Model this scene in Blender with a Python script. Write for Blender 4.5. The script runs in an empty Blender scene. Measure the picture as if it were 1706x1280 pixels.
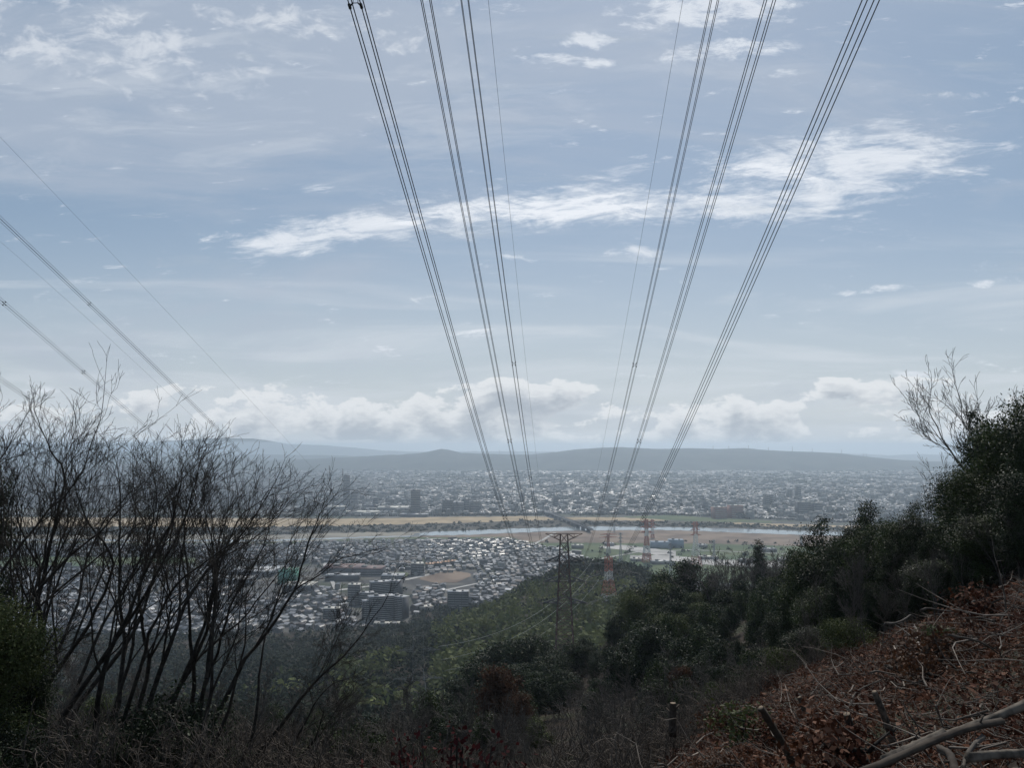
import bpy, math, random
import numpy as np
from mathutils import Vector, Matrix
R=math.radians
C=bpy.context.scene.collection
sc=bpy.context.scene
rng=np.random.default_rng(7); random.seed(7)

# ---------------------------------------------------------------- camera
CAMZ=250.0                      # metres above the river plain
FPX=1285.0; PITCH=math.atan(105/FPX); CP,SP=math.cos(PITCH),math.sin(PITCH)
cam=bpy.data.cameras.new('camera'); camo=bpy.data.objects.new('camera',cam); C.objects.link(camo)
camo.location=(0,0,CAMZ); camo.rotation_euler=(R(90)+PITCH,0,0)
cam.sensor_width=36; cam.lens=FPX/1706*36; cam.clip_start=.1; cam.clip_end=80000
sc.camera=camo
sc.view_settings.view_transform='Standard'; sc.view_settings.look='None'
sc.view_settings.exposure=0.12; sc.view_settings.gamma=1
sc.cycles.use_denoising=True
sc.cycles.max_bounces=5; sc.cycles.diffuse_bounces=2; sc.cycles.transparent_max_bounces=6
sc.cycles.volume_bounces=1; sc.cycles.sample_clamp_indirect=3

def ray(px,py):
    a=(px-853)/FPX; b=(640-py)/FPX; Y=CP-b*SP
    return a/Y,(SP+b*CP)/Y
def onplain(px,py,z=0):
    u,v=ray(px,py); Y=(z-CAMZ)/v
    return u*Y,Y
def proj(x,y,z):
    dz=z-CAMZ; f=y*CP+dz*SP; return 853+FPX*x/f, 640-FPX*(-y*SP+dz*CP)/f

# ---------------------------------------------------------------- node expressions
class E:
    nt=None
    def __init__(s,v): s.v=v
    @staticmethod
    def m(op,*a):
        n=E.nt.nodes.new('ShaderNodeMath'); n.operation=op
        for i,x in enumerate(a):
            x=x.v if isinstance(x,E) else x
            if isinstance(x,(int,float)): n.inputs[i].default_value=x
            else: E.nt.links.new(x,n.inputs[i])
        return E(n.outputs[0])
    def __add__(s,o): return E.m('ADD',s,o)
    __radd__=__add__
    def __sub__(s,o): return E.m('SUBTRACT',s,o)
    def __rsub__(s,o): return E.m('SUBTRACT',o,s)
    def __mul__(s,o): return E.m('MULTIPLY',s,o)
    __rmul__=__mul__
    def __truediv__(s,o): return E.m('DIVIDE',s,o)
def emax(a,b): return E.m('MAXIMUM',a,b)
def sstep(x,a,b):
    n=E.nt.nodes.new('ShaderNodeMapRange'); n.interpolation_type='SMOOTHSTEP'; n.clamp=True
    E.nt.links.new(x.v,n.inputs[0]); n.inputs[1].default_value=a; n.inputs[2].default_value=b
    n.inputs[3].default_value=0; n.inputs[4].default_value=1
    return E(n.outputs[0])
def noise(x,y,z=0.0,scale=1,detail=5,rough=.55,dist=0.0):
    c=E.nt.nodes.new('ShaderNodeCombineXYZ')
    for i,q in enumerate((x,y,z)):
        q=q.v if isinstance(q,E) else q
        if isinstance(q,(int,float)): c.inputs[i].default_value=q
        else: E.nt.links.new(q,c.inputs[i])
    n=E.nt.nodes.new('ShaderNodeTexNoise'); E.nt.links.new(c.outputs[0],n.inputs['Vector'])
    n.inputs['Scale'].default_value=scale; n.inputs['Detail'].default_value=detail
    n.inputs['Roughness'].default_value=rough; n.inputs['Distortion'].default_value=dist
    return E(n.outputs[0])
def mixc(f,a,b):
    n=E.nt.nodes.new('ShaderNodeMix'); n.data_type='RGBA'
    if isinstance(f,E): E.nt.links.new(f.v,n.inputs[0])
    else: n.inputs[0].default_value=f
    for i,c in ((6,a),(7,b)):
        if isinstance(c,tuple): n.inputs[i].default_value=(*c,1)
        else: E.nt.links.new(c,n.inputs[i])
    return n.outputs[2]

# ---------------------------------------------------------------- sky, clouds, sun
SUN_EL,SUN_AZ=50.0,12.0          # azimuth measured from +Y towards +X
w=bpy.data.worlds.new('World'); sc.world=w; w.use_nodes=True; nt=w.node_tree; nt.nodes.clear(); E.nt=nt
sky=nt.nodes.new('ShaderNodeTexSky'); sky.sky_type='NISHITA'; sky.sun_disc=False
sky.sun_elevation=R(SUN_EL); sky.sun_rotation=R(SUN_AZ); sky.altitude=250
sky.air_density=1.0; sky.dust_density=1.2; sky.ozone_density=1.6
STR=0.085
tc=nt.nodes.new('ShaderNodeTexCoord'); sx=nt.nodes.new('ShaderNodeSeparateXYZ'); nt.links.new(tc.outputs['Generated'],sx.inputs[0])
dx,dy,dz=(E(sx.outputs[i]) for i in range(3))
ay=emax(E.m('ABSOLUTE',dy),.08); U=dx/ay; V=dz/ay       # direction of view, tangent coordinates round +Y
nb=noise(U,V,3.1,3.0,2); nb2=noise(U,V,9.7,9.0,3,.6)
Uw=U+(nb-.5)*.10; Vw=V+(nb2-.5)*.035+(nb-.5)*.03
def blob(px,py,rx,ry,rot=0):
    cu,cv=ray(px,py); c,s=math.cos(R(rot)),math.sin(R(rot))
    a=Uw-cu; b=Vw-cv
    p=(a*c+b*s)*(FPX/rx); q=(b*c-a*s)*(FPX/ry)
    d=E.m('SQRT',p*p+q*q)
    return 1-sstep(d,.15,1.15)
def union(bs):
    r=bs[0]
    for b in bs[1:]: r=emax(r,b)
    return r
# whitening towards the skyline
lowveil=1-sstep(V,.0,.34)
def fbm(a,b,z,scale,detail=7,rough=.6,dist=.3): return (noise(a,b,z,scale,detail,rough,dist)-.5)*4.6
# broad layered streaks low in the sky
bands=sstep(fbm(U*.9+V*.4,V*8.0,1.0,2.0,6,.6,.5)+lowveil*.75,.25,1.15)*(1-sstep(V,.17,.36))
# thin veil over the upper sky, densest at the upper left
vm=union([blob(330,150,1000,270,-4),blob(950,120,520,210,0)*.75,blob(1400,140,600,220,6)*.55,blob(700,470,700,70,0)*.4,blob(250,560,600,70,0)*.5])
veil=sstep(fbm(U+V*.5,V*3.0,5.0,2.2,8,.62,.7)*.8+vm*1.0,.10,1.15)
veil2=sstep(fbm(U*1.0-V*.6,V*5.0,11.0,5.0,8,.65,.6)+vm*.5,.25,1.2)*vm
# lumpy patches high at the left and top
pm=union([blob(200,80,330,120,-14),blob(520,45,320,75,-4)*.9,blob(90,85,170,60),blob(360,110,180,60,-20)*.8,blob(700,30,240,60)*.45])
puff=sstep(fbm(U*1.1+V*.3,V*1.9,7.0,16.0,8,.64,.35)*.95+pm*.75,.42,1.35)*sstep(pm,.02,.4)
# arching streak
arcm=union([blob(500,400,190,44,10),blob(640,375,190,40,8),blob(800,345,240,52,5),blob(1010,338,300,46,0),blob(1200,348,250,44,-3),blob(1300,325,290,80,2),blob(1400,270,330,85,7),blob(1560,255,200,36,5)*.7,blob(1060,287,110,20,0)*.55])
arcn=fbm(U*1.0-V*1.2,V*3.6+U*.5,2.0,9.0,10,.70,.6)*.8+fbm(U+V*.5,V*6.0-U*.9,31.0,16.0,6,.7,.4)*.5
arc=sstep(arcn*.95+arcm*1.2,.30,1.60)
core=sstep(arcn*1.0+union([blob(960,338,240,30,0),blob(740,352,150,26,6)*.8,blob(1280,310,130,50,6)*.8])*1.1,.5,1.3)
# small clouds
smm=union([blob(985,97,130,17,0),blob(995,60,90,20,6),blob(1190,12,230,62,3),blob(1110,25,110,40,0)*.8,blob(1200,82,150,34,4)*.85,blob(1300,120,60,14,0)*.7,blob(1620,152,120,16,8)*.7,blob(1680,172,70,22,6)*.7,blob(880,425,60,11,0)*.7,blob(1040,420,110,17,2)*.7,blob(1650,470,110,11,2)*.65,blob(1440,491,130,9,3)*.6,blob(1500,628,62,15,0)*.95,blob(1650,551,110,9,1)*.6,blob(90,640,60,22,0)*.5])
small=sstep(fbm(U*1.0,V*2.4,4.0,15.0,8,.66,.3)*.8+smm*1.0,.45,1.2)*sstep(smm,.0,.25)
# cumulus rows above the skyline, lit from above
vlo,vt=ray(853,742)[1],ray(853,622)[1]
def cum(off):
    Vo=V+off
    n=fbm(U*1.0,Vo*2.0,8.0,9.0,10,.60,.10)
    big=fbm(U*1.0,Vo*2.2,27.0,3.6,3,.5,0)
    top=sstep(U,-.7,-.1)*.010
    env=sstep(Vo,ray(853,762)[1],ray(853,722)[1])*(1-sstep(Vo-top,ray(853,695)[1],ray(853,622)[1]))
    return n*.95+big*.62+env*.66-(1-sstep(env,.0,.22))*1.2
c0,c1,c2=cum(0.0),cum(.007),cum(.018)
d0=sstep(c0,.48,.70); lit=1-sstep(c1,.62,1.15)*.45-sstep(c2,.50,1.1)*.55
row2=sstep(fbm(U*.8,V*6.0,13.0,5.0,8,.6,.3)+sstep(V,ray(853,750)[1],ray(853,725)[1])*(1-sstep(V,ray(853,700)[1],ray(853,660)[1]))*.6,.3,1.2)
col=sky.outputs[0]
def scl(c,k):
    n=nt.nodes.new('ShaderNodeVectorMath'); n.operation='SCALE'; nt.links.new(c,n.inputs[0]); n.inputs[3].default_value=k
    return n.outputs[0]
base=scl(col,STR)
base=mixc(.60,base,(.235,.325,.425))
base=mixc(lowveil*.70+(1-sstep(V,-.01,.10))*.27,base,(.57,.615,.65))
base=mixc(bands*.55,base,(.62,.665,.72))
base=mixc(veil*.62,base,(.42,.475,.565))
base=mixc(veil2*.45,base,(.55,.60,.67))
base=mixc(puff*.8,base,(.64,.68,.74))
base=mixc(arc*.92,base,(.72,.76,.82))
base=mixc(core*.60,base,(.84,.87,.92))
base=mixc(small*.80,base,(.72,.76,.82))
base=mixc(row2*.35,base,(.43,.49,.55))
cc=mixc(lit,(.37,.415,.475),(.76,.78,.80))
base=mixc(d0*.80,base,cc)
bg=nt.nodes.new('ShaderNodeBackground'); nt.links.new(base,bg.inputs[0]); bg.inputs[1].default_value=1.0
wo=nt.nodes.new('ShaderNodeOutputWorld'); nt.links.new(bg.outputs[0],wo.inputs[0])
w.cycles.sampling_method='MANUAL'; w.cycles.sample_map_resolution=512
sl=bpy.data.lights.new('sun','SUN'); sl.energy=3.0; sl.angle=R(.6); sl.color=(1,.95,.87)
so=bpy.data.objects.new('sun',sl); C.objects.link(so)
sd=Vector((math.sin(R(SUN_AZ))*math.cos(R(SUN_EL)),math.cos(R(SUN_AZ))*math.cos(R(SUN_EL)),math.sin(R(SUN_EL))))
so.rotation_euler=sd.to_track_quat('Z','Y').to_euler(); so.location=(0,0,400)

# ---------------------------------------------------------------- haze
hz=bpy.data.meshes.new('haze')
x0,x1,y0,y1,z0,z1=-24000,24000,-2500,26000,-6,345
hz.from_pydata([(x,y,z) for x in(x0,x1) for y in(y0,y1) for z in(z0,z1)],[],[(0,1,3,2),(4,6,7,5),(0,4,5,1),(2,3,7,6),(0,2,6,4),(1,5,7,3)])
hzo=bpy.data.objects.new('haze',hz); C.objects.link(hzo); hzo['kind']='stuff'
hm=bpy.data.materials.new('haze'); hm.use_nodes=True; hm.node_tree.nodes.clear()
pv=hm.node_tree.nodes.new('ShaderNodeVolumePrincipled'); pv.inputs['Color'].default_value=(.74,.87,1,1); pv.inputs['Density'].default_value=9.2e-5
pv.inputs['Anisotropy'].default_value=.45
ho=hm.node_tree.nodes.new('ShaderNodeOutputMaterial'); hm.node_tree.links.new(pv.outputs[0],ho.inputs['Volume'])
hz.materials.append(hm)

# ---------------------------------------------------------------- materials
MATS={}
def mat(name,c1,c2=None,scale=3.0,rough=.8,spec=.3,trans=0.0,tint=0.0,c3=None,detail=5,metal=0.0,bump=0.0,obj=False):
    m=bpy.data.materials.new(name); m.use_nodes=True; nt=m.node_tree; nt.nodes.clear(); E.nt=nt
    out=nt.nodes.new('ShaderNodeOutputMaterial'); b=nt.nodes.new('ShaderNodeBsdfPrincipled')
    b.inputs['Roughness'].default_value=rough; b.inputs['Specular IOR Level'].default_value=spec; b.inputs['Metallic'].default_value=metal
    g=nt.nodes.new('ShaderNodeTexCoord')
    n=nt.nodes.new('ShaderNodeTexNoise'); n.inputs['Scale'].default_value=scale; n.inputs['Detail'].default_value=detail
    nt.links.new(g.outputs['Object'],n.inputs['Vector'])
    c=mixc(sstep(E(n.outputs[0]),.35,.65),c1,c2 or c1)
    if tint:
        at=nt.nodes.new('ShaderNodeAttribute'); at.attribute_name='tint'
        if c3: c=mixc(sstep(E(at.outputs['Fac']),.45,.95),c,c3)
        hs=nt.nodes.new('ShaderNodeHueSaturation'); nt.links.new(c,hs.inputs['Color'])
        v=E(at.outputs['Fac'])*tint+(1-tint*.5); nt.links.new(v.v,hs.inputs['Value']); c=hs.outputs[0]
    nt.links.new(c,b.inputs['Base Color'])
    if bump:
        bp=nt.nodes.new('ShaderNodeBump'); bp.inputs['Strength'].default_value=bump; nt.links.new(n.outputs[0],bp.inputs['Height']); nt.links.new(bp.outputs[0],b.inputs['Normal'])
    if trans:
        t=nt.nodes.new('ShaderNodeBsdfTranslucent'); nt.links.new(c,t.inputs[0]); mx=nt.nodes.new('ShaderNodeMixShader'); mx.inputs[0].default_value=trans
        nt.links.new(b.outputs[0],mx.inputs[1]); nt.links.new(t.outputs[0],mx.inputs[2]); nt.links.new(mx.outputs[0],out.inputs[0])
    else: nt.links.new(b.outputs[0],out.inputs[0])
    MATS[name]=m; return m
M=MATS
mat('bark',(.020,.017,.014),(.045,.038,.032),6,.9,.2,bump=.3)
mat('bark_grey',(.055,.050,.046),(.10,.09,.082),8,.9,.2)
mat('twig_brown',(.060,.049,.040),(.110,.092,.078),4,.9,.2,tint=.8)
mat('leaf_dark',(.008,.014,.006),(.026,.040,.014),.9,.6,.22,.15,1.3)  # strong noise contrast paints lit and unlit leaf sprays into the colour
mat('leaf_mid',(.012,.022,.008),(.038,.055,.016),.8,.6,.22,.2,1.3)
mat('leaf_olive',(.046,.060,.020),(.070,.084,.028),.8,.65,.2,.25,.9)
mat('leaf_rust',(.042,.020,.012),(.070,.034,.018),1.5,.7,.2,.3,.9)
mat('bamboo',(.055,.070,.025),(.120,.135,.050),.012,.8,.15,.25,.8)
mat('wood_far',(.012,.020,.012),(.027,.034,.019),.02,.85,.12,.1,.8)
mat('litter',(.050,.016,.010),(.100,.040,.020),.5,.85,.10,.12,1.2,c3=(.115,.065,.045))
mat('stick',(.12,.095,.075),(.21,.175,.145),5,.75,.3,tint=1.0)
mat('log_bark',(.050,.042,.034),(.15,.125,.10),14,.85,.25,bump=.4)
mat('log_dark',(.035,.026,.020),(.07,.055,.042),9,.85,.25,bump=.4)
mat('cut_wood',(.16,.12,.085),(.22,.17,.12),12,.8,.2)
mat('red_leaf',(.036,.008,.009),(.070,.020,.018),6,.85,.08,.15,.9)
mat('conductor',(.030,.032,.036),(.045,.047,.050),1,.5,.5,metal=.2)
mat('conductor_pale',(.20,.22,.20),(.25,.27,.25),1,.5,.5,metal=.3)
mat('spacer',(.010,.010,.012),None,1,.5,.5)
mat('steel_rust',(.055,.025,.022),(.085,.040,.032),.4,.7,.3)
mat('steel_grey',(.22,.23,.24),(.30,.31,.32),.4,.6,.4)
mat('steel_dull',(.10,.11,.12),(.14,.15,.16),.4,.8,.2)
mat('paint_red',(.34,.085,.050),(.42,.12,.07),.5,.5,.4)
mat('paint_white',(.62,.62,.60),(.70,.70,.68),.5,.5,.4)
mat('insulator',(.10,.07,.05),None,1,.25,.6)
mat('wall',(.15,.145,.14),(.26,.25,.235),.03,.85,.2,tint=.9)
mat('wall_dim',(.085,.085,.09),(.13,.13,.135),.02,.85,.2,tint=.7)
mat('roof',(.030,.033,.042),(.060,.062,.072),.05,.34,.36,tint=1.0,c3=(.16,.16,.165))
mat('roof_brown',(.07,.050,.042),(.11,.08,.065),.05,.42,.4,tint=.9)
mat('roof_white',(.28,.28,.285),(.40,.40,.40),.02,.45,.5,tint=.4)
mat('roof_pale',(.40,.38,.33),(.50,.48,.42),.03,.5,.4)
mat('roof_orange',(.45,.24,.12),(.52,.30,.17),.03,.55,.4)
mat('roof_red',(.085,.040,.036),(.12,.058,.05),.03,.6,.4)
mat('balcony',(.30,.29,.28),(.36,.35,.33),.1,.8,.3)
mat('window_glass',(.03,.035,.045),None,1,.15,.6)
mat('green_sheet',(.06,.22,.16),(.08,.27,.20),.05,.6,.3)
mat('pink_wall',(.26,.14,.12),(.32,.18,.15),.05,.8,.3)
mat('blue_wall',(.22,.27,.32),(.28,.33,.38),.05,.8,.3)
mat('water',(.16,.19,.20),(.20,.23,.24),.01,.12,1.0)
mat('sandbar',(.17,.155,.13),(.26,.235,.19),.01,.9,.2,bump=0)
mat('reed_gold',(.26,.20,.125),(.40,.31,.20),.012,.9,.1,detail=8)
mat('reed_tan',(.14,.105,.085),(.23,.175,.135),.012,.9,.1,detail=8)
mat('grass_green',(.055,.085,.040),(.10,.12,.06),.01,.9,.1,detail=8)
mat('riparian',(.045,.042,.036),(.085,.075,.060),.02,.9,.1,detail=8)
mat('gravel',(.26,.25,.24),(.42,.40,.38),.01,.8,.2,detail=8)
mat('concrete',(.30,.29,.28),(.40,.39,.37),.05,.8,.3)
mat('bridge_steel',(.03,.036,.05),(.05,.056,.07),.05,.7,.3)
mat('hill_far',(.010,.018,.020),(.040,.048,.042),.004,.9,.1,detail=12,bump=.0)

# terrain: hill soil above, town ground on the plain
def terrain_mat():
    m=bpy.data.materials.new('terrain'); m.use_nodes=True; nt=m.node_tree; nt.nodes.clear(); E.nt=nt
    out=nt.nodes.new('ShaderNodeOutputMaterial'); b=nt.nodes.new('ShaderNodeBsdfPrincipled'); b.inputs['Roughness'].default_value=.9; b.inputs['Specular IOR Level'].default_value=.15
    g=nt.nodes.new('ShaderNodeNewGeometry'); s=nt.nodes.new('ShaderNodeSeparateXYZ'); nt.links.new(g.outputs['Position'],s.inputs[0])
    x,y,z=(E(s.outputs[i]) for i in range(3))
    n1=noise(x,y,0,.004,9,.62); n2=noise(x,y,5,.02,6,.6); n3=noise(x,y,z,.7,8,.65); n4=noise(x,y,z,.08,6,.6)
    plain=mixc(sstep(n2,.42,.60),(.060,.060,.062),(.12,.115,.105)); plain=mixc(sstep(n1,.50,.60),plain,(.045,.055,.035))
    hill=mixc(sstep(n3,.38,.62),(.016,.012,.009),(.042,.030,.023)); hill=mixc(sstep(n4,.48,.62),hill,(.030,.034,.018))
    nt.links.new(mixc(sstep(z,.05,.8),plain,hill),b.inputs['Base Color'])
    bp=nt.nodes.new('ShaderNodeBump'); bp.inputs['Strength'].default_value=.6; bp.inputs['Distance'].default_value=.2
    nt.links.new(n3.v,bp.inputs['Height']); nt.links.new(bp.outputs[0],b.inputs['Normal'])
    nt.links.new(b.outputs[0],out.inputs[0]); M['terrain']=m
terrain_mat()

# ---------------------------------------------------------------- mesh helpers
def mk(name,V,F,mats,parent=None,mi=None,tint=None,link=True,smooth=False):
    """F: list of (n,k) index arrays; mi: list of material indices (scalar or array) matching F; tint: matching list"""
    me=bpy.data.meshes.new(name); V=np.ascontiguousarray(V,dtype=np.float32)
    F=[np.asarray(f,dtype=np.int32) for f in F]; keep=[i for i,f in enumerate(F) if len(f)]
    Fk=[F[i] for i in keep]
    me.vertices.add(len(V)); me.vertices.foreach_set('co',V.ravel())
    tot=np.concatenate([np.full(len(f),f.shape[1],np.int32) for f in Fk]); li=np.concatenate([f.ravel() for f in Fk])
    st=np.concatenate([[0],np.cumsum(tot)[:-1]]).astype(np.int32)
    me.loops.add(len(li)); me.loops.foreach_set('vertex_index',li)
    me.polygons.add(len(tot)); me.polygons.foreach_set('loop_start',st); me.polygons.foreach_set('loop_total',tot)
    if mi is not None:
        a=np.concatenate([np.broadcast_to(np.asarray(mi[i],np.int32),(len(F[i]),)) for i in keep]); me.polygons.foreach_set('material_index',np.ascontiguousarray(a))
    if smooth: me.polygons.foreach_set('use_smooth',np.ones(len(tot),bool))
    for m in mats: me.materials.append(M[m])
    if tint is not None:
        a=np.concatenate([np.broadcast_to(np.asarray(tint[i],np.float32),(len(F[i]),)) for i in keep])
        at=me.attributes.new('tint','FLOAT','FACE'); at.data.foreach_set('value',np.ascontiguousarray(a))
    me.update(calc_edges=True)
    o=bpy.data.objects.new(name,me)
    if link: C.objects.link(o)
    if parent: o.parent=parent
    return o
def where(px_,Y_,xs_,ys_,ph,dp_):
    i=sum(px_>q for q in xs_); j=sum(Y_>q for q in ys_); return ph[i]+', '+dp_[j]
def tag(o,label=None,cat=None,group=None,kind=None):
    if label: o['label']=label
    if cat: o['category']=cat
    if group: o['group']=group
    if kind: o['kind']=kind
    return o
def empty(name,loc,rz=0,label=None,cat=None,group=None):
    o=bpy.data.objects.new(name,None); C.objects.link(o); o.location=loc; o.rotation_euler=(0,0,rz); o.empty_display_size=.2
    return tag(o,label,cat,group)
def copy_tree(o,parent=None):
    c=o.copy(); C.objects.link(c); c.parent=parent
    for ch in o.children: copy_tree(ch,c)
    return c
def tubes(P0,P1,r0,r1,n=4,cap=False):
    P0=np.asarray(P0,float);P1=np.asarray(P1,float);N=len(P0)
    r0=np.broadcast_to(np.asarray(r0,float),(N,));r1=np.broadcast_to(np.asarray(r1,float),(N,))
    d=P1-P0; L=np.linalg.norm(d,axis=1,keepdims=True); d=d/np.maximum(L,1e-9)
    ref=np.where(np.abs(d[:,2:3])<.9,[[0,0,1.]],[[1.,0,0]]); a=np.cross(d,ref); a/=np.linalg.norm(a,axis=1,keepdims=True); b=np.cross(d,a)
    t=np.arange(n)*2*math.pi/n+math.pi/4
    off=a[:,None,:]*np.cos(t)[None,:,None]+b[:,None,:]*np.sin(t)[None,:,None]
    V=np.concatenate([P0[:,None]+off*r0[:,None,None],P1[:,None]+off*r1[:,None,None]],1).reshape(-1,3)
    base=(np.arange(N)*2*n)[:,None]; i=np.arange(n); j=(i+1)%n
    Q=np.stack([np.broadcast_to(i,(N,n))+base,np.broadcast_to(j,(N,n))+base,np.broadcast_to(j+n,(N,n))+base,np.broadcast_to(i+n,(N,n))+base],-1).reshape(-1,4)
    Fs=[Q]
    if cap: Fs+= [(base+i[::-1]),(base+n+i)]
    return V,Fs
def polytube(pts,rad,n=6):
    """one smooth continuous tube along a polyline"""
    P=np.asarray(pts,float);N=len(P);rad=np.broadcast_to(np.asarray(rad,float),(N,))
    T=np.gradient(P,axis=0);T/=np.linalg.norm(T,axis=1,keepdims=True)
    ref=np.array([0,0,1.]) if abs(T[0,2])<.9 else np.array([1.,0,0]); a=np.cross(T,ref);a/=np.linalg.norm(a,axis=1,keepdims=True);b=np.cross(T,a)
    t=np.arange(n)*2*math.pi/n
    V=(P[:,None]+rad[:,None,None]*(a[:,None]*np.cos(t)[None,:,None]+b[:,None]*np.sin(t)[None,:,None])).reshape(-1,3)
    i=np.arange(n);j=(i+1)%n;k=(np.arange(N-1)*n)[:,None]
    Q=np.stack([k+i,k+j,k+j+n,k+i+n],-1).reshape(-1,4)
    return V,[Q,np.array([i[::-1]]),np.array([i+(N-1)*n])]
def boxes(c,s,rz=0):
    """boxes: centres of base (N,3), sizes (N,3)"""
    c=np.atleast_2d(np.asarray(c,float));s=np.atleast_2d(np.asarray(s,float));N=max(len(c),len(s));c=np.broadcast_to(c,(N,3));s=np.broadcast_to(s,(N,3))
    rz=np.broadcast_to(np.asarray(rz,float),(N,))
    u=np.array([[-.5,-.5,0],[.5,-.5,0],[.5,.5,0],[-.5,.5,0],[-.5,-.5,1],[.5,-.5,1],[.5,.5,1],[-.5,.5,1]])
    L=u[None]*s[:,None]; co,si=np.cos(rz)[:,None],np.sin(rz)[:,None]
    V=np.stack([L[...,0]*co-L[...,1]*si,L[...,0]*si+L[...,1]*co,L[...,2]],-1)+c[:,None]
    f=np.array([[0,3,2,1],[4,5,6,7],[0,1,5,4],[1,2,6,5],[2,3,7,6],[3,0,4,7]])
    return V.reshape(-1,3),(f[None]+(np.arange(N)*8)[:,None,None]).reshape(-1,4)
def joinVF(parts):
    V=[];F={};o=0
    for v,fs in parts:
        V.append(v)
        for f in fs: F.setdefault(f.shape[1],[]).append(f+o)
        o+=len(v)
    return np.concatenate(V),[np.concatenate(f) for f in F.values()]

# ---------------------------------------------------------------- ground
DC=np.array([-1.2,-.66,-.43,-.27,-.15,-.04,.035,.083,.15,.23,.30,.38,.45,.55,.66,.97])
A0=np.array([.36,.34,.34,.36,.38,.42,.41,.385,.355,.315,.28,.245,.213,.168,.117,0])
ROW=[(3,1.6/3+A0),(12,1.6/12+A0),(25,1.6/25+A0),
(40,[.40,.37,.375,.39,.40,.415,.41,.40,.385,.35,.31,.275,.25,.205,.157,.04]),
(60,[.40,.37,.37,.38,.385,.395,.40,.395,.38,.35,.325,.29,.265,.23,.19,.08]),
(100,[.38,.36,.365,.375,.375,.37,.365,.36,.34,.29,.26,.24,.22,.20,.17,.1]),
(150,[.37,.355,.36,.375,.37,.345,.32,.315,.285,.235,.21,.195,.185,.17,.15,.12]),
(200,[.36,.35,.355,.37,.365,.335,.295,.29,.245,.205,.195,.19,.185,.18,.17,.14]),
(260,[.35,.35,.35,.365,.365,.35,.335,.325,.28,.24,.23,.22,.22,.22,.21,.18]),
(320,[.34,.345,.35,.36,.365,.355,.345,.33,.31,.29,.28,.28,.28,.28,.27,.22]),
(420,[.33,.335,.34,.345,.335,.32,.30,.29,.285,.29,.31,.32,.33,.33,.31,.27]),
(520,[.325,.325,.33,.32,.305,.285,.265,.25,.25,.28,.33,.36,.37,.37,.36,.32]),
(600,[.315,.32,.32,.305,.285,.255,.235,.225,.23,.27,.34,.38,.4,.4,.4,.36]),
(700,[.30,.30,.30,.285,.267,.23,.21,.20,.205,.25,.33,.36,.36,.36,.36,.33]),
(800,[.282,.282,.282,.272,.258,.218,.188,.175,.18,.22,.30,.313,.313,.313,.313,.30]),
(900,[.265,.265,.265,.262,.247,.215,.18,.158,.16,.195,.27,.278,.278,.278,.278,.27]),
(1000,[.248,.248,.248,.247,.238,.215,.172,.150,.155,.19,.245,.25,.25,.25,.25,.25]),
(1100,[.228,.228,.228,.228,.228,.218,.188,.165,.165,.19,.226,.228,.228,.228,.228,.228]),
(1250,[.2,.2,.2,.2,.2,.2,.197,.187,.187,.197,.2,.2,.2,.2,.2,.2]),
(1450,[.1725]*16)]
LY=np.log(np.array([r[0] for r in ROW],float)); TB=np.array([r[1] for r in ROW],float)
_sn=[(rng.normal(size=2),rng.uniform(0,6.28)) for _ in range(40)]
def snoise(x,y,L):
    s=0
    for k in range(10):
        d,ph=_sn[k]; s=s+np.sin((x*d[0]+y*d[1])/L*(1+.35*k)+ph)*(1/(1+.5*k))
    return s/3
def gz(x,y):
    x=np.asarray(x,float);y=np.asarray(y,float)
    r=np.hypot(x,y)+1e-6; az=np.arctan2(x,y)
    ac=np.clip(az,-.87,.77); rest=np.cos(az-ac)
    d=np.tan(ac); Y=np.clip(r*np.cos(ac),.3,None)
    ly=np.clip(np.log(Y),LY[0],LY[-1]-1e-6); j=np.clip(np.searchsorted(LY,ly,side='right')-1,0,len(LY)-2); tj=(ly-LY[j])/(LY[j+1]-LY[j])
    i=np.clip(np.searchsorted(DC,d,side='right')-1,0,len(DC)-2); ti=np.clip((d-DC[i])/(DC[i+1]-DC[i]),0,1); ti=ti*ti*(3-2*ti)*.5+ti*.5
    m=(TB[j,i]*(1-ti)+TB[j,i+1]*ti)*(1-tj)+(TB[j+1,i]*(1-ti)+TB[j+1,i+1]*ti)*tj
    z=np.where(Y<3,-1.6-(m-1.6/3)*Y,-m*Y)
    z=np.where(rest<1,(z+1.6)*np.clip(rest,-.12,1)-1.6,z)
    z=z+snoise(x,y,30)*np.clip((r-60)/150,0,1)*2.0*np.clip((z+250)/40,0,1)+snoise(x,y,2.2)*.13*np.clip((r-1)/6,0,1)*np.clip(2-r/60,0,1)
    z=z+snoise(x+40,y,70)*8*np.clip((r-430)/150,0,1)*np.clip((z+250)/50,0,1)
    z=np.where(r>1440,-250.,z)
    return np.maximum(z,-250.)+CAMZ
def ground():
    rr=np.concatenate([[0.01],np.geomspace(.8,1500,330),np.geomspace(1600,25500,30)])
    fa=np.linspace(-.9,.9,420); ba=np.linspace(.9,2*math.pi-.9,90)[1:-1]
    aa=np.concatenate([fa,ba]); na=len(aa)
    RR,AA=np.meshgrid(rr,aa,indexing='ij'); X=RR*np.sin(AA);Y=RR*np.cos(AA)
    Yc=np.maximum(Y,-2300); X=np.clip(X,-23500,23500); Z=gz(X,Yc)
    V=np.stack([X,Yc,Z],-1).reshape(-1,3)
    i=np.arange(len(rr)-1)[:,None]*na; k=np.arange(na)[None]; k2=(k+1)%na
    Q=np.stack([i+k,i+na+k,i+na+k2,i+k2],-1).reshape(-1,4)[:,::-1]
    o=mk('ground',V,[Q],['terrain'],smooth=True); tag(o,kind='structure')
ground()

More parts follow.
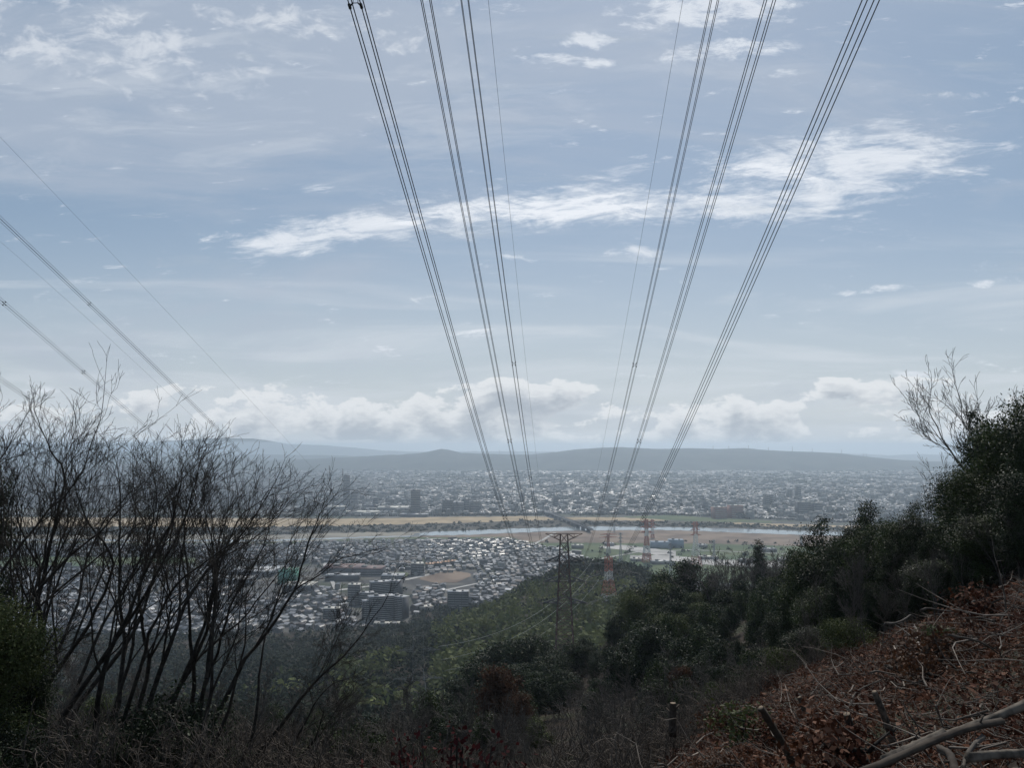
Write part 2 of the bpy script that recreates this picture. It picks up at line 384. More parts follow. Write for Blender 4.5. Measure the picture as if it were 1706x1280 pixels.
# ---------------------------------------------------------------- far hills
def hills(name,crest,Y,depth,m,rough=6):
    xs=[];ys=[]
    pxs=np.arange(crest[0][0],crest[-1][0]+.1,3.0); pys=np.interp(pxs,[c[0] for c in crest],[c[1] for c in crest])
    rows=[];n=14
    rs=np.random.default_rng(int(Y))
    jit=np.cumsum(rs.normal(size=len(pxs)))*.12; jit-=np.convolve(jit,np.ones(25)/25,'same')
    for k in range(n):
        t=k/(n-1); yy=Y-depth*.5+depth*t
        prof=math.sin(math.pi*t)**1.2
        v=np.array([ray(p,q)[1] for p,q in zip(pxs,pys+jit)]); u=np.array([ray(p,745)[0] for p in pxs])
        crestz=np.maximum(CAMZ+v*Y,4)
        zz=crestz*prof*(1+.10*snoise(u*Y*.9,np.full_like(u,yy),900)*(1-prof))-(3 if k in(0,n-1) else 0)
        rows.append(np.stack([u*yy,np.full_like(u,yy),zz],-1))
    V=np.concatenate(rows);na=len(pxs);i=np.arange(n-1)[:,None]*na;k=np.arange(na-1)[None]
    Q=np.stack([i+k,i+k+1,i+na+k+1,i+na+k],-1).reshape(-1,4)
    tag(mk(name,V,[Q],[m],smooth=True),kind='structure')
hills('hills',[(250,768),(420,768),(520,765),(600,761),(660,758),(700,755),(722,751),(735,748),(745,749),(768,755),(830,757),(880,758),(920,754),(960,749),(1000,746),(1035,745),(1090,748),(1150,747),(1200,748),(1240,747),(1290,751),(1350,753),(1400,756),(1440,761),(1500,767),(1620,772),(1900,774)],9600,3200,'hill_far')
hills('mountains',[(-700,744),(-300,740),(0,738),(150,740),(250,737),(340,731),(380,730),(420,731),(445,734),(480,740),(540,742),(590,746),(640,751),(700,753),(850,752),(1000,754),(1200,752),(1350,753),(1480,759),(1530,757),(1600,759),(1720,752),(2000,745),(2400,740)],19500,5000,'hill_far')
hills('distant_ridge',[(-700,760),(0,757),(250,752),(400,757),(560,759),(640,762),(760,764)],13000,2600,'hill_far')

# ---------------------------------------------------------------- plain: land-use sheets
def band(name,top,bot,z,m,kind='structure',jit=.5,step=6,label=None):
    x0=max(top[0][0],bot[0][0]);x1=min(top[-1][0],bot[-1][0]); xs=np.arange(x0,x1+.1,step)
    rs=np.random.default_rng(len(name)*31+int(abs(x0)))
    t=np.interp(xs,*zip(*top))+rs.normal(size=len(xs))*jit*.6; b=np.interp(xs,*zip(*bot))+rs.normal(size=len(xs))*jit*.6
    lf=np.array([snoise(x,ord(name[0])*3.,14) for x in xs])*.55; t=t+lf*(.5 if jit<.95 else 1); b=b+np.roll(lf,5)*.6
    b=np.maximum(b,t+.05)
    rows=[]
    for k in range(3):
        q=t+(b-t)*k/2; rows.append([(*onplain(x,y),z) for x,y in zip(xs,q)])
    V=np.array(rows).reshape(-1,3);na=len(xs);i=np.arange(2)[:,None]*na;k=np.arange(na-1)[None]
    Q=np.stack([i+na+k,i+na+k+1,i+k+1,i+k],-1).reshape(-1,4)
    return tag(mk(name,V,[Q],[m]),label=label,kind=kind)
gt=[(-500,861),(440,864),(560,865),(700,863),(840,861),(905,861),(924,866)]
gb=[(-500,879),(440,879),(520,877),(700,874),(850,869),(924,867)]
band('reed_field',gt,gb,.4,'reed_gold')
sb=[(-500,893),(440,893),(500,891),(600,888),(690,886),(760,885),(850,881),(950,878),(1000,877),(1100,878),(1250,881),(1370,886),(1800,893)]
band('riverbank_scrub',[(x,y-.1) for x,y in gb[:-1]]+[(924,866.8),(960,869),(1100,869),(1190,870),(1280,878),(1800,886)],sb,.3,'riparian')
band('reed_field',[(935,862),(1040,863),(1100,866),(1112,868)],[(935,866),(1000,868),(1112,869)],.5,'reed_gold')
band('riverbank_grass',[(1040,861),(1120,859),(1200,864),(1290,869)],[(1040,862.5),(1120,868),(1200,870),(1290,872)],.45,'grass_green')
band('reed_field',[(1190,871),(1280,873),(1380,876),(1700,882)],[(1190,872),(1280,878),(1380,881),(1700,888)],.6,'reed_gold')
band('sandbank',[(-500,892),(440,892),(600,888),(700,887)],[(-500,905),(440,905),(620,898),(700,895)],.5,'sandbar',jit=.9)
band('river_channel',[(-500,897),(440,900.5),(620,895),(700,893)],[(-500,900),(440,903),(620,896.5),(700,894.5)],.7,'water')
band('river',[(690,890),(720,887),(760,885),(850,882),(950,879),(1000,878),(1100,879),(1150,880),(1250,882),(1370,887),(1900,894)],
 [(690,892),(720,893.5),(760,892.5),(850,889),(950,885),(1100,884),(1150,885),(1250,889),(1370,893),(1900,902)],.65,'water')
band('near_reed_bank',[(700,894),(760,892),(850,889),(950,885),(1100,884),(1150,885),(1250,889),(1370,893),(1900,902)],
 [(700,896),(760,896),(850,895),(870,902),(900,905),(1000,905),(1100,906),(1200,907),(1340,911),(1900,920)],.35,'reed_tan')
band('levee_grass',[(-500,905),(440,904),(620,897),(700,896),(850,895),(870,902),(900,905),(1000,905),(1100,906),(1200,907),(1340,911),(1900,920)],
 [(-500,909),(440,908),(620,900),(700,899),(850,898),(870,912),(900,918),(1000,921),(1100,924),(1200,918),(1340,930),(1900,950)],.3,'grass_green')
band('farmland',[(860,912),(900,918),(1000,921),(1100,924),(1200,918),(1340,930),(1600,940)],[(860,914),(900,930),(1000,950),(1100,965),(1340,980),(1600,990)],.2,'grass_green')
band('gravel_yard',[(1000,911),(1040,909),(1080,914),(1130,920)],[(1000,914),(1040,917),(1080,924),(1130,928)],.6,'gravel')
band('gravel_yard',[(1050,926),(1100,925),(1160,931),(1340,938)],[(1050,932),(1100,934),(1160,941),(1340,950)],.6,'gravel',jit=.9)
band('reed_field',[(700,962),(725,955),(760,952),(785,957)],[(700,966),(725,972),(760,972),(785,961)],.5,'reed_tan')
band('sports_field',[(574,946),(590,944),(612,943),(620,946)],[(574,951),(590,952),(612,951),(620,949)],.6,'grass_green')
band('sports_field',[(650,957),(665,954),(680,955)],[(650,960),(665,963),(680,961)],.6,'grass_green')
band('farmland',[(-100,935),(0,925),(190,928),(330,930)],[(-100,950),(0,948),(190,945),(330,938)],.4,'grass_green',jit=1)
def road(name,pts,wd,z,m='concrete'):
    P=np.array([onplain(*p) for p in pts]); t=np.linspace(0,len(P)-1,len(P)*8); P=np.stack([np.interp(t,np.arange(len(P)),P[:,i]) for i in(0,1)],-1)
    T=np.gradient(P,axis=0);T/=np.linalg.norm(T,axis=1,keepdims=True);N=np.stack([-T[:,1],T[:,0]],-1)*wd/2
    V=np.concatenate([np.c_[P+N,np.full(len(P),z)],np.c_[P-N,np.full(len(P),z)]]);n=len(P);k=np.arange(n-1)
    tag(mk(name,V,[np.stack([k,k+1,k+1+n,k+n],-1)[:,::-1]],[m]),kind='structure')
road('road',[(560,985),(640,975),(700,962),(740,952),(800,944),(860,932),(930,921)],12,.9)
road('road',[(-400,990),(200,1008),(420,1006),(560,985)],10,.9)
road('road',[(985,935),(1060,921),(1150,917),(1340,925)],8,.9)
road('road',[(450,915),(620,925),(800,930),(930,938)],7,.9)
road('road',[(560,985),(540,940),(600,915),(640,902)],7,.9)
road('road',[(800,944),(790,920),(760,900)],7,.9)
road('road',[(700,1010),(740,985),(850,962),(930,938)],8,.9)
road('road',[(880,912),(905,900),(925,888)],8,.9)

# ---------------------------------------------------------------- houses in bulk
def house_mesh(cx,cy,w,d,h,rh,rz,z0=0.0):
    cx=np.asarray(cx,float);N=len(cx)
    u=np.array([[-.5,-.5,0,0],[.5,-.5,0,0],[.5,.5,0,0],[-.5,.5,0,0],[-.5,-.5,1,0],[.5,-.5,1,0],[.5,.5,1,0],[-.5,.5,1,0],[-.5,0,1,1],[.5,0,1,1],
      [-.55,-.56,.93,0],[.55,-.56,.93,0],[.55,.56,.93,0],[-.55,.56,.93,0],[-.55,0,1,1.03],[.55,0,1,1.03]])
    X=u[None,:,0]*w[:,None];Y=u[None,:,1]*d[:,None];Z=u[None,:,2]*h[:,None]+u[None,:,3]*rh[:,None]+z0
    co,si=np.cos(rz)[:,None],np.sin(rz)[:,None]
    V=np.stack([X*co-Y*si+cx[:,None],X*si+Y*co+np.asarray(cy)[:,None],Z],-1).reshape(-1,3)
    b=(np.arange(N)*16)[:,None,None]
    wall=(np.array([[0,1,5,4],[1,2,6,5],[2,3,7,6],[3,0,4,7]])[None]+b).reshape(-1,4)
    gab=(np.array([[4,8,7],[5,6,9]])[None]+b).reshape(-1,3)
    roof=(np.array([[10,11,15,14],[12,13,14,15]])[None]+b).reshape(-1,4)
    return V,[wall,gab,roof]
def inpoly(px,py,poly):
    c=np.zeros(len(px),bool);n=len(poly)
    for i in range(n):
        x1,y1=poly[i];x2,y2=poly[(i+1)%n]
        cond=((y1>py)!=(y2>py)); xi=(x2-x1)*(py-y1)/((y2-y1) if y2!=y1 else 1e-9)+x1
        c^=cond&(px<xi)
    return c
NEAR=[(-500,911),(440,909),(620,902),(850,900),(872,906),(930,917),(960,925),(985,934),(965,945),(900,968),(840,995),(800,1020),(760,1040),(600,1090),(300,1125),(-500,1125)]
EXC=[[(505,940),(640,940),(645,966),(440,1000),(380,985),(460,955)],[(640,965),(690,962),(790,950),(792,974),(690,980),(690,1040),(590,1045),(575,1000),(560,975)],[(740,975),(785,975),(790,1020),(740,1025)],[(-100,930),(330,929),(332,945),(-100,950)],[(645,952),(685,952),(685,963),(645,963)]]
FARZ=[(-400,846),(440,850),(560,861),(720,860),(930,857),(1100,857),(1230,864),(1400,871),(1900,880),(1900,774),(1450,772),(1100,770),(800,769),(500,773),(-400,780)]
def grid_town(x0,x1,y0,y1,gx,gy,seed):
    rs=np.random.default_rng(seed); ns=max(4,int((x1-x0)*(y1-y0)/90000)); S=np.c_[rs.uniform(x0,x1,ns),rs.uniform(y0,y1,ns)];A=rs.uniform(-.7,.7,ns)
    out=[]
    L=520
    for s,a in zip(S,A):
        i,j=np.meshgrid(np.arange(-L//gx,L//gx),np.arange(-L//gy,L//gy)); gx_=i*gx+(i//4)*5.0; gy_=j*gy+(j//2)*5.5
        X=s[0]+gx_*math.cos(a)-gy_*math.sin(a);Y=s[1]+gx_*math.sin(a)+gy_*math.cos(a);X=X.ravel();Y=Y.ravel()
        d2=(X[:,None]-S[None,:,0])**2+(Y[:,None]-S[None,:,1])**2
        k=d2.argmin(1)==np.where((S==s).all(1))[0][0]
        k&=(X>x0)&(X<x1)&(Y>y0)&(Y<y1)
        out.append(np.c_[X[k],Y[k],np.full(k.sum(),a)])
    return np.concatenate(out)
T=grid_town(-1500,350,960,2260,13.0,14.0,3)
px,py=proj(T[:,0],T[:,1],0.0); k=inpoly(px,py,NEAR)&(gz(T[:,0],T[:,1])<.5)
for e in EXC: k&=~inpoly(px,py,e)
k&=(px>-60)&(rng.random(len(T))>.10)&(snoise(T[:,0],T[:,1],90)<.75)
T=T[k]; T[:,:2]+=rng.normal(size=(len(T),2))*.8; N=len(T)
order=np.argsort(T[:,1]); T=T[order]
W=rng.uniform(7,12,N);D_=rng.uniform(6.5,10,N);H=rng.choice([3.2,5.6,5.9,6.2],N);RH=D_*.5*np.tan(np.radians(rng.uniform(15,29,N)));big=rng.random(N)<.04
W=np.where(big,W*1.9,W);H=np.where(big,rng.uniform(7,13,N),H);RH=np.where(big,.4,RH)
A=T[:,2]+rng.choice([0,math.pi/2],N)+rng.normal(size=N)*.04
white=rng.random(N)
def roofslot(r): return np.where(r<.80,1,np.where(r<.93,2,3))
V,F=house_mesh(T[280:,0],T[280:,1],W[280:],D_[280:],H[280:],RH[280:],A[280:])
n=N-280; tn=rng.random(n); rt=rng.random(n); rs_=roofslot(white[280:])
tag(mk('town_houses',V,F,['wall','roof','roof_brown','roof_white'],mi=[0,0,np.repeat(rs_,2)],tint=[np.repeat(tn,4),np.repeat(tn,2),np.repeat(rt,2)]),
    label='dense neighbourhood of small grey roofed houses between foothill and river',cat='houses',kind='stuff')
protos=[]
for v in range(14):
    i=[v]; wv=np.array([rng.uniform(7.5,12)]);dv=np.array([rng.uniform(7,10)]);hv=np.array([rng.choice([3.4,5.8,6.2])]);rv=dv*.5*math.tan(R(rng.uniform(15,28)))
    V,F=house_mesh(np.zeros(1),np.zeros(1),wv,dv,hv,rv,np.zeros(1)); rt=rng.random(); sl_=int(roofslot(np.array([v/14+.01]))[0])
    protos.append((V,F,rt,sl_))
pm=[]
for V,F,rt,sl_ in protos:
    o=mk('house',V,F,['wall','roof','roof_brown','roof_white'],mi=[0,0,sl_],tint=[rng.random()]*2+[rt],link=False); pm.append(o)
HT=['dark grey roofed house','brown roofed house','pale roofed house']
for i in range(280):
    o=pm[i%14].copy(); C.objects.link(o); o.location=(T[i,0],T[i,1],0); o.rotation_euler=(0,0,A[i]); s_=protos[i%14][3]
    hp=proj(T[i,0],T[i,1],0.0)[0]; tag(o,HT[s_-1]+', '+where(hp,T[i,1],(60,150,240,330,420,510,600,700,760),(1040,1100,1180),('at the left edge','behind the leftmost trunks','behind the thick trunk','behind the grove middle','behind the grove end','right of the grove','left of the narrow tower','below the front apartments','between the apartments','beside the separate block'),('first row','second row','third row','further back')),'house',['grey roofed foothill houses','brown roofed foothill houses','pale roofed foothill houses'][s_-1])
# far bank city
n=80000; u=rng.uniform(-1.0,.85,n); Yf=1/np.sqrt(rng.uniform(1/8600**2,1/2550**2,n)); Yf=np.where(rng.random(n)<.55,Yf,rng.uniform(2550,9200,n)); Xf=u*Yf
cell=24.0; ca=.35; xr=Xf*math.cos(ca)+Yf*math.sin(ca); yr=-Xf*math.sin(ca)+Yf*math.cos(ca)
yr=np.round(yr/cell)*cell; Xf=xr*math.cos(ca)-yr*math.sin(ca);Yf=xr*math.sin(ca)+yr*math.cos(ca)
px,py=proj(Xf,Yf,0.0); k=inpoly(px,py,FARZ)&(snoise(Xf,Yf,200)*.6+snoise(Xf,Yf*.45,700)*.6<.30-np.clip((Yf-6500)/4500,0,.5)); k&=(px>-100)&(px<1900)
Xf,Yf=Xf[k],Yf[k];n=len(Xf); sc_=np.clip(Yf/3500,.8,2.2)
Wf=rng.uniform(8,15,n)*sc_;Df=rng.uniform(7,11,n)*sc_**.5;Hf=rng.uniform(4,7.5,n);bigf=rng.random(n);Hf=np.where(bigf<.05,rng.uniform(9,24,n),Hf);Wf=np.where(bigf<.08,Wf*2.2,Wf);Df=np.where(bigf<.03,Df*2.5,Df)
Rf=np.where(bigf<.08,.4,Df*.5*np.tan(np.radians(rng.uniform(12,28,n)))); Af=ca+rng.choice([0,math.pi/2],n)+rng.normal(size=n)*.25
V,F=house_mesh(Xf,Yf,Wf,Df,Hf,Rf,Af); tn=rng.random(n);rt=rng.random(n);rs_=np.where(rng.random(n)<.82,1,np.where(rng.random(n)<.45,2,3))
tag(mk('far_city',V,F,['wall','roof','roof_brown','roof_white'],mi=[0,0,np.repeat(rs_,2)],tint=[np.repeat(tn,4),np.repeat(tn,2),np.repeat(rt,2)]),
    label='hazy city of countless low buildings beyond the river',cat='city',kind='stuff')

# tree clumps of the plain
def blobs(name,X,Y,Z,S,m,label,per=22,leaf=.45,flat=.8,seed=1,cat='trees'):
    rs=np.random.default_rng(seed);N=len(X)
    c=rs.normal(size=(N,per,3));c/=np.linalg.norm(c,axis=2,keepdims=True);c*=rs.uniform(.45,1,(N,per,1));c[...,2]=np.abs(c[...,2])*flat*1.3
    P=np.stack([X,Y,Z],-1)[:,None]+c*S[:,None,None]
    P=P.reshape(-1,3);n=len(P);s=np.repeat(S,per)*leaf*rs.uniform(.6,1.3,n)
    a=rs.normal(size=(n,3));a[:,2]*=.5;a/=np.linalg.norm(a,axis=1,keepdims=True);b=np.cross(a,rs.normal(size=(n,3)));b/=np.linalg.norm(b,axis=1,keepdims=True)
    q=np.stack([P-a*s[:,None],P-b*s[:,None]*.7,P+a*s[:,None],P+b*s[:,None]*.7],1).reshape(-1,3)
    tt=np.repeat(rs.random(N),per)*.6+rs.random(n)*.4
    return tag(mk(name,q,[np.arange(n*4).reshape(-1,4)],[m],tint=[tt]),label=label,cat=cat,kind='stuff')
n=11000;u=rng.uniform(-.9,.8,n);Yv=rng.uniform(2480,9200,n)**1.0;Xv=u*Yv;k=(snoise(Xv,Yv,200)*.6+snoise(Xv,Yv*.45,700)*.6>.22-np.clip((Yv-6500)/4500,0,.5))|(rng.random(n)<.15);Xv,Yv=Xv[k],Yv[k];px,py=proj(Xv,Yv,0.);k=inpoly(px,py,FARZ);Xv,Yv=Xv[k],Yv[k]
blobs('city_trees',Xv,Yv,np.zeros(len(Xv)),rng.uniform(9,22,len(Xv)),'wood_far','dark tree patches among the hazy far city',per=14,leaf=.5,flat=.5,seed=4)
# riverside scrub and street trees
bx=[];by=[]
for x in np.arange(-100,935,1.6):
    t=np.interp(x,*zip(*gb)); b=np.interp(x,*zip(*sb)); q=rng.uniform(t,b); X_,Y_=onplain(x+rng.normal(),q); bx.append(X_);by.append(Y_)
for x in np.arange(960,1500,1.8):
    b=np.interp(x,*zip(*sb)); X_,Y_=onplain(x,b-rng.uniform(.5,7)); bx.append(X_);by.append(Y_)
for x in np.arange(-100,1500,2.2):
    if 905<x<950: continue
    t=np.interp(x,[-100,440,920,1100,1230,1500],[859,861,859,858,862,873]); X_,Y_=onplain(x,t+rng.normal()*.5); bx.append(X_);by.append(Y_)
bx=np.array(bx);by=np.array(by)
blobs('riverside_scrub',bx,by,np.zeros(len(bx)),rng.uniform(4,9,len(bx)),'wood_far','dark scrub and trees lining the river banks',per=14,leaf=.45,flat=.7,seed=5)
n=2600;X_=rng.uniform(-1400,900,n);Y_=rng.uniform(1030,2250,n);px,py=proj(X_,Y_,0.);k=(gz(X_,Y_)<.5)&(py>903)&((~inpoly(px,py,NEAR)&(rng.random(n)<.25))|(snoise(X_,Y_,90)>.7)|(rng.random(n)<.12));X_,Y_=X_[k],Y_[k]
for (p0,q0,p1,q1,c) in [(560,938,640,940,40),(640,944,690,948,20),(590,953,650,956,25),(855,905,925,918,40),(870,918,900,912,20)]:
    t=rng.random(c);xy=np.array([onplain(p0+(p1-p0)*a+rng.normal()*1.5,q0+(q1-q0)*a+rng.normal()*1.2) for a in t]);X_=np.r_[X_,xy[:,0]];Y_=np.r_[Y_,xy[:,1]]
blobs('town_trees',X_,Y_,np.zeros(len(X_)),rng.uniform(3.5,7.5,len(X_)),'wood_far','small dark trees and groves between the foothill houses',per=18,leaf=.4,flat=.9,seed=6)

# ---------------------------------------------------------------- larger buildings
def block(px,py,w,d,h,rz,label,name='apartment_building',wall='wall_dim',roof='roof_white',floors=None,group=None,cat='apartment building',wings=()):
    X_,Y_=onplain(px,py); o=empty(name,(X_,Y_,0),rz,label,cat,group)
    P=[(0,0,w,d,h)]+list(wings)
    mk('wall',*[(lambda v,f:(v,[f]))(*boxes([(a,b,0) for a,b,*_ in P],[(c,e,g) for *_,c,e,g in P]))][0],[wall],o,tint=[.5])
    v,f=boxes([(a,b,g+.003) for a,b,c,e,g in P],[(c+.8,e+.8,.7) for a,b,c,e,g in P]); mk('roof',v,[f],[roof],o,tint=[.5])
    v,f=boxes([(-w*.18,d*.1,h+.703),(w*.22,-.1*d,h+.703)],[(w*.16,d*.35,2.6),(w*.09,d*.3,1.6)]); [mk('stair_tower',vv,[ff],['wall'],o,tint=[.6]) for vv,ff in (boxes([q],[t]) for q,t in (((-w*.18,d*.1,h+.703),(w*.16,d*.35,2.6)),((w*.22,-.1*d,h+.703),(w*.09,d*.3,1.6))))]
    if floors:
        far=py<870
        for a,b,c,e,g in P:
            nf=max(1,int(round(g/h*floors))); fh=g/nf
            for k in range(nf):
                if far and k%2: continue
                v,f=boxes([(a,b-e/2-.55,k*fh+.2)],[(c*.96,1.1,1.15*(1.6 if far else 1))]); mk('balcony',v,[f],['balcony'],o)
                if not far:
                    v,f=boxes([(a,b-e/2-.04,k*fh+1.4)],[(c*.94,.1,fh*.42)]); mk('window_band',v,[f],['window_glass'],o)
            if not far:
                for q in range(4):
                    v,f=boxes([(a-c/2+c*q/3,b-e/2-.6,0)],[(.45,1.4,g-.01)]); mk('pier',v,[f],[wall],o,tint=[.5])
    return o
S=lambda px_w,py: px_w/FPX*onplain(853,py)[1]      # pixel width -> metres at that spot
tw=block(577,843,S(10,843),26,128,.15,'tall slim high rise tower beyond the golden river field','tower_block','wall_dim','wall_dim',38,cat='tower')
block(590,843,S(11,843),26,58,.15,'shorter slab leaning against the tall high rise tower','tower_block','wall_dim','wall_dim',18,cat='tower')
block(692,858,S(15,858),30,90,.1,'broad dark high rise block standing alone by the far river bank','tower_block','wall_dim','wall_dim',28,cat='tower')
for i,(a,b,ww,hh,l) in enumerate([(746,855,18,50,'stepped apartment block at the left end of the riverside row'),(764,856,17,42,'apartment block second from the left in the riverside row'),(777,853,14,50,'darker apartment block set back in the riverside row'),(790,855,15,44,'apartment block at the right end of the riverside row')]):
    block(a,b,S(ww,b),24,hh,.2,l,'apartment_building','wall_dim','roof_white',14,'riverside apartment row')
block(600,858,S(60,858),70,12,.05,'long low white warehouse below the tall tower','warehouse','wall','roof_pale',cat='warehouse')
block(655,852,S(50,852),90,16,.1,'wide pale factory hall between the two far towers','factory','wall','roof_pale',cat='factory')
block(560,850,S(28,850),60,14,.1,'grey factory hall left of the tall tower','factory','wall_dim','roof_pale',cat='factory')
block(690,861,S(45,861),40,9,.0,'low grey shed in front of the dark high rise block','warehouse','wall_dim','roof_white',cat='warehouse')
block(626,846,S(9,846),24,38,.1,'mid rise dark block right of the tall tower','office_block','wall_dim','wall_dim',10,cat='office')
for a,b,ww,hh,l in [(1198,864,22,40,'reddish apartment block beyond the river, left of its pair'),(1225,863,22,44,'reddish apartment block beyond the river, right of its pair')]:
    block(a,b,S(ww,b),28,hh,.3,l,'apartment_building','pink_wall','roof_pale',12)
block(1338,858,S(22,858),26,48,.2,'grey slab apartment beyond the river, left one near the right trees','apartment_building','wall_dim','roof_pale',14)
block(1360,858,S(16,858),26,44,.2,'grey slab apartment beyond the river, right one near the right trees','apartment_building','wall_dim','roof_pale',14)
for a,b,hh,l in [(1277,846,46,'slim grey tower in the far city above the red blocks'),(1284,845,50,'taller slim grey tower in the far city above the red blocks'),(1330,832,58,'distant dark tower in the far city on the right'),(1315,831,40,'squat distant tower in the far city on the right'),(926,845,46,'dark tower behind the river bridge'),(870,838,40,'small dark tower in far city above the golden field'),(1175,852,36,'grey block left of the reddish apartments'),(1052,842,30,'grey block in the far city between the power lines')]:
    block(a,b,S(7,b),24,hh,.2,l,'tower_block','wall_dim','wall_dim',12,cat='tower')
for i in range(46):
    a=rng.uniform(460,1560);b=rng.uniform(790,850); hw=S(rng.uniform(8,26),b)
    white_=rng.random()<.55
    block(a,b,hw,rng.uniform(25,70),rng.uniform(9,16),.35+rng.choice([0,1.57]),'low %s factory hall in the hazy far city'%('white roofed' if white_ else 'grey roofed'),'factory','wall_dim','roof_white' if white_ else 'roof',group='low %s halls of the far city'%('white' if white_ else 'grey'),cat='factory')
# near bank
block(572,953,S(62,953),60,11,.03,'wide school building with a dark red roof left of the sports field','school','wall_dim','roof_red',cat='school')
block(615,957,S(48,957),45,13,-.03,'long dark red roofed hall right of the sports field','school','wall_dim','roof_red',4,cat='school')
block(480,970,S(24,970),40,22,0,'building wrapped in green sheeting behind the bare trees','building','green_sheet','green_sheet',cat='building')
block(500,985,S(48,985),40,12,0,'factory hall with a broad cream roof behind the bare trees','factory','wall_dim','roof_pale',cat='factory')
block(571,967,S(54,967),24,10,.06,'long hall with a thin white roof left of the apartments','factory','wall_dim','roof_white',cat='factory')
block(425,958,S(70,958),60,10,0,'long low white roofed shed seen through the bare trees','warehouse','wall_dim','roof_white',cat='warehouse')
block(395,975,S(46,975),40,12,0,'grey hall with a white roof edge, seen through bare branches','warehouse','wall_dim','roof_white',cat='warehouse')
block(655,970,S(36,970),30,13,.02,'low dark block with a white roof edge behind the apartments','office_block','wall_dim','roof_white',4,cat='office')
block(590,1006,S(19,1006),17,30,.1,'narrow dark apartment tower at the left of the cluster','apartment_building','wall_dim','roof_pale',11)
block(632,996,S(30,996),16,26,.45,'apartment block with a pale roof at the back of the cluster','apartment_building','wall_dim','roof_white',9)
block(657,992,S(22,992),16,24,-.35,'apartment block angled right at the back of the cluster','apartment_building','wall_dim','roof_white',8)
block(610,1008,S(24,1008),15,19,.3,'lower apartment block beside the narrow tower','apartment_building','wall_dim','roof_white',7)
block(634,1032,S(40,1032),17,33,.35,'large front apartment block with balcony rows above the bamboo','apartment_building','wall_dim','roof_white',12,wings=((-S(22,1032),3,S(14,1032),14,27),))
block(664,1030,S(28,1030),17,31,-.45,'right wing of the front apartment cluster, angled away','apartment_building','wall_dim','roof_white',12)
block(645,1046,S(42,1046),12,6,.05,'low parking deck at the foot of the front apartments','parking_deck','wall_dim','roof_pale',cat='parking deck')
block(763,1018,S(34,1018),16,29,.08,'separate apartment block beside the dark wooded spur','apartment_building','wall_dim','roof_white',11)
block(553,1035,S(26,1035),16,18,.1,'small apartment block left of the front cluster','apartment_building','wall_dim','roof_pale',6)
block(708,1020,S(24,1020),15,8,.5,'low workshop with a pale ridged roof below the brown roof','workshop','wall','roof_pale',cat='workshop')
block(733,1012,S(22,1012),18,7,.2,'low workshop with a light brown roof in the gap between apartments','workshop','wall','roof_brown',cat='workshop')
block(695,958,S(20,958),22,22,.2,'mid rise grey block beside the curving road','office_block','wall_dim','roof_pale',7,cat='office')
for i,(a,b) in enumerate([(716,947),(729,945.5),(742,943.5),(753,942)]):
    block(a,b,S(12.5,b),18,9,.25,['first','second','third','fourth'][i]+' from the left of the orange roofed halls by the curving road','station_hall','wall_dim','roof_orange',cat='hall')
for a,b,ww,hh,l in [(1100,913,32,14,'blue grey hall on the left of the river side pair'),(1126,912,24,18,'blue grey hall with a rounded end on the right of the river side pair')]:
    block(a,b,S(ww,b),30,hh,-.1,l,'factory','blue_wall','blue_wall',cat='factory')
for a,b,ww,hh,r,l in [(928,921,16,9,'roof_white','small white roofed shed near the dark pylon'),(962,914,18,8,'roof_pale','pale shed in the green fields right of the dark pylon'),(1015,910,14,7,'roof_white','white roofed shed beside the gravel yard'),(1170,912,14,6,'roof_white','white building by the river field right of the blue hall'),(1280,920,24,8,'roof_white','bright white roofed shed above the ridge trees'),(1180,932,30,6,'roof_pale','long low shed in the yard behind the round tree'),(1100,940,30,6,'roof_white','long white roofed shed just above the ridge trees'),(1060,935,18,5,'roof_pale','pale shed left of the ridge trees'),(1245,938,26,7,'roof_white','white roofed shed behind the bare ridge trees'),(1310,936,26,7,'roof_pale','grey shed behind the bare ridge trees, rightmost'),(945,930,14,6,'roof_white','white roofed shed between village and wooded spur')]:
    block(a,b,S(ww,b),20,hh,.1,l,'shed','wall',r,cat='shed')
# bridge over the river
def bridge():
    a=np.array(onplain(917,860));b=np.array(onplain(985,889)); d=b-a;L=np.linalg.norm(d);ang=math.atan2(d[1],d[0]); c=(a+b)/2
    o=empty('bridge',(c[0],c[1],0),ang,'dark steel road bridge crossing the river on low piers','bridge')
    v,f=boxes([(0,0,9)],[(L,13,1.6)]); mk('deck',v,[f],['bridge_steel'],o)
    for s in(-1,1): v,f=boxes([(0,6.2*s,10.603)],[(L,.5,1.2)]); mk('parapet',v,[f],['bridge_steel'],o)
    for k in range(9):
        v,f=boxes([(-L/2+L*(k+.5)/9,0,-.5)],[(4,11,9.497)]); mk('pier',v,[f],['bridge_steel'],o)
    P0=[];P1=[]
    n=int(L/22)
    for s in(-1,1):
        P0=[];P1=[]
        for k in range(n):
            xa=-L/2+k*L/n;xb=xa+L/n;P0+=[(xa,s*5.7,10.6),((xa+xb)/2,s*5.7,15)];P1+=[((xa+xb)/2,s*5.7,15),(xb,s*5.7,10.6)]
            if k: P0.append(((xa+xb)/2-L/n,s*5.7,15));P1.append(((xa+xb)/2,s*5.7,15))
        v,f=tubes(P0,P1,.4,.4); mk('truss',v,f,['bridge_steel'],o)
    v,f=boxes([(-L/2-25,0,-.5)],[(70,26,11)]); mk('abutment',v,[f],['bridge_steel'],o)
bridge()

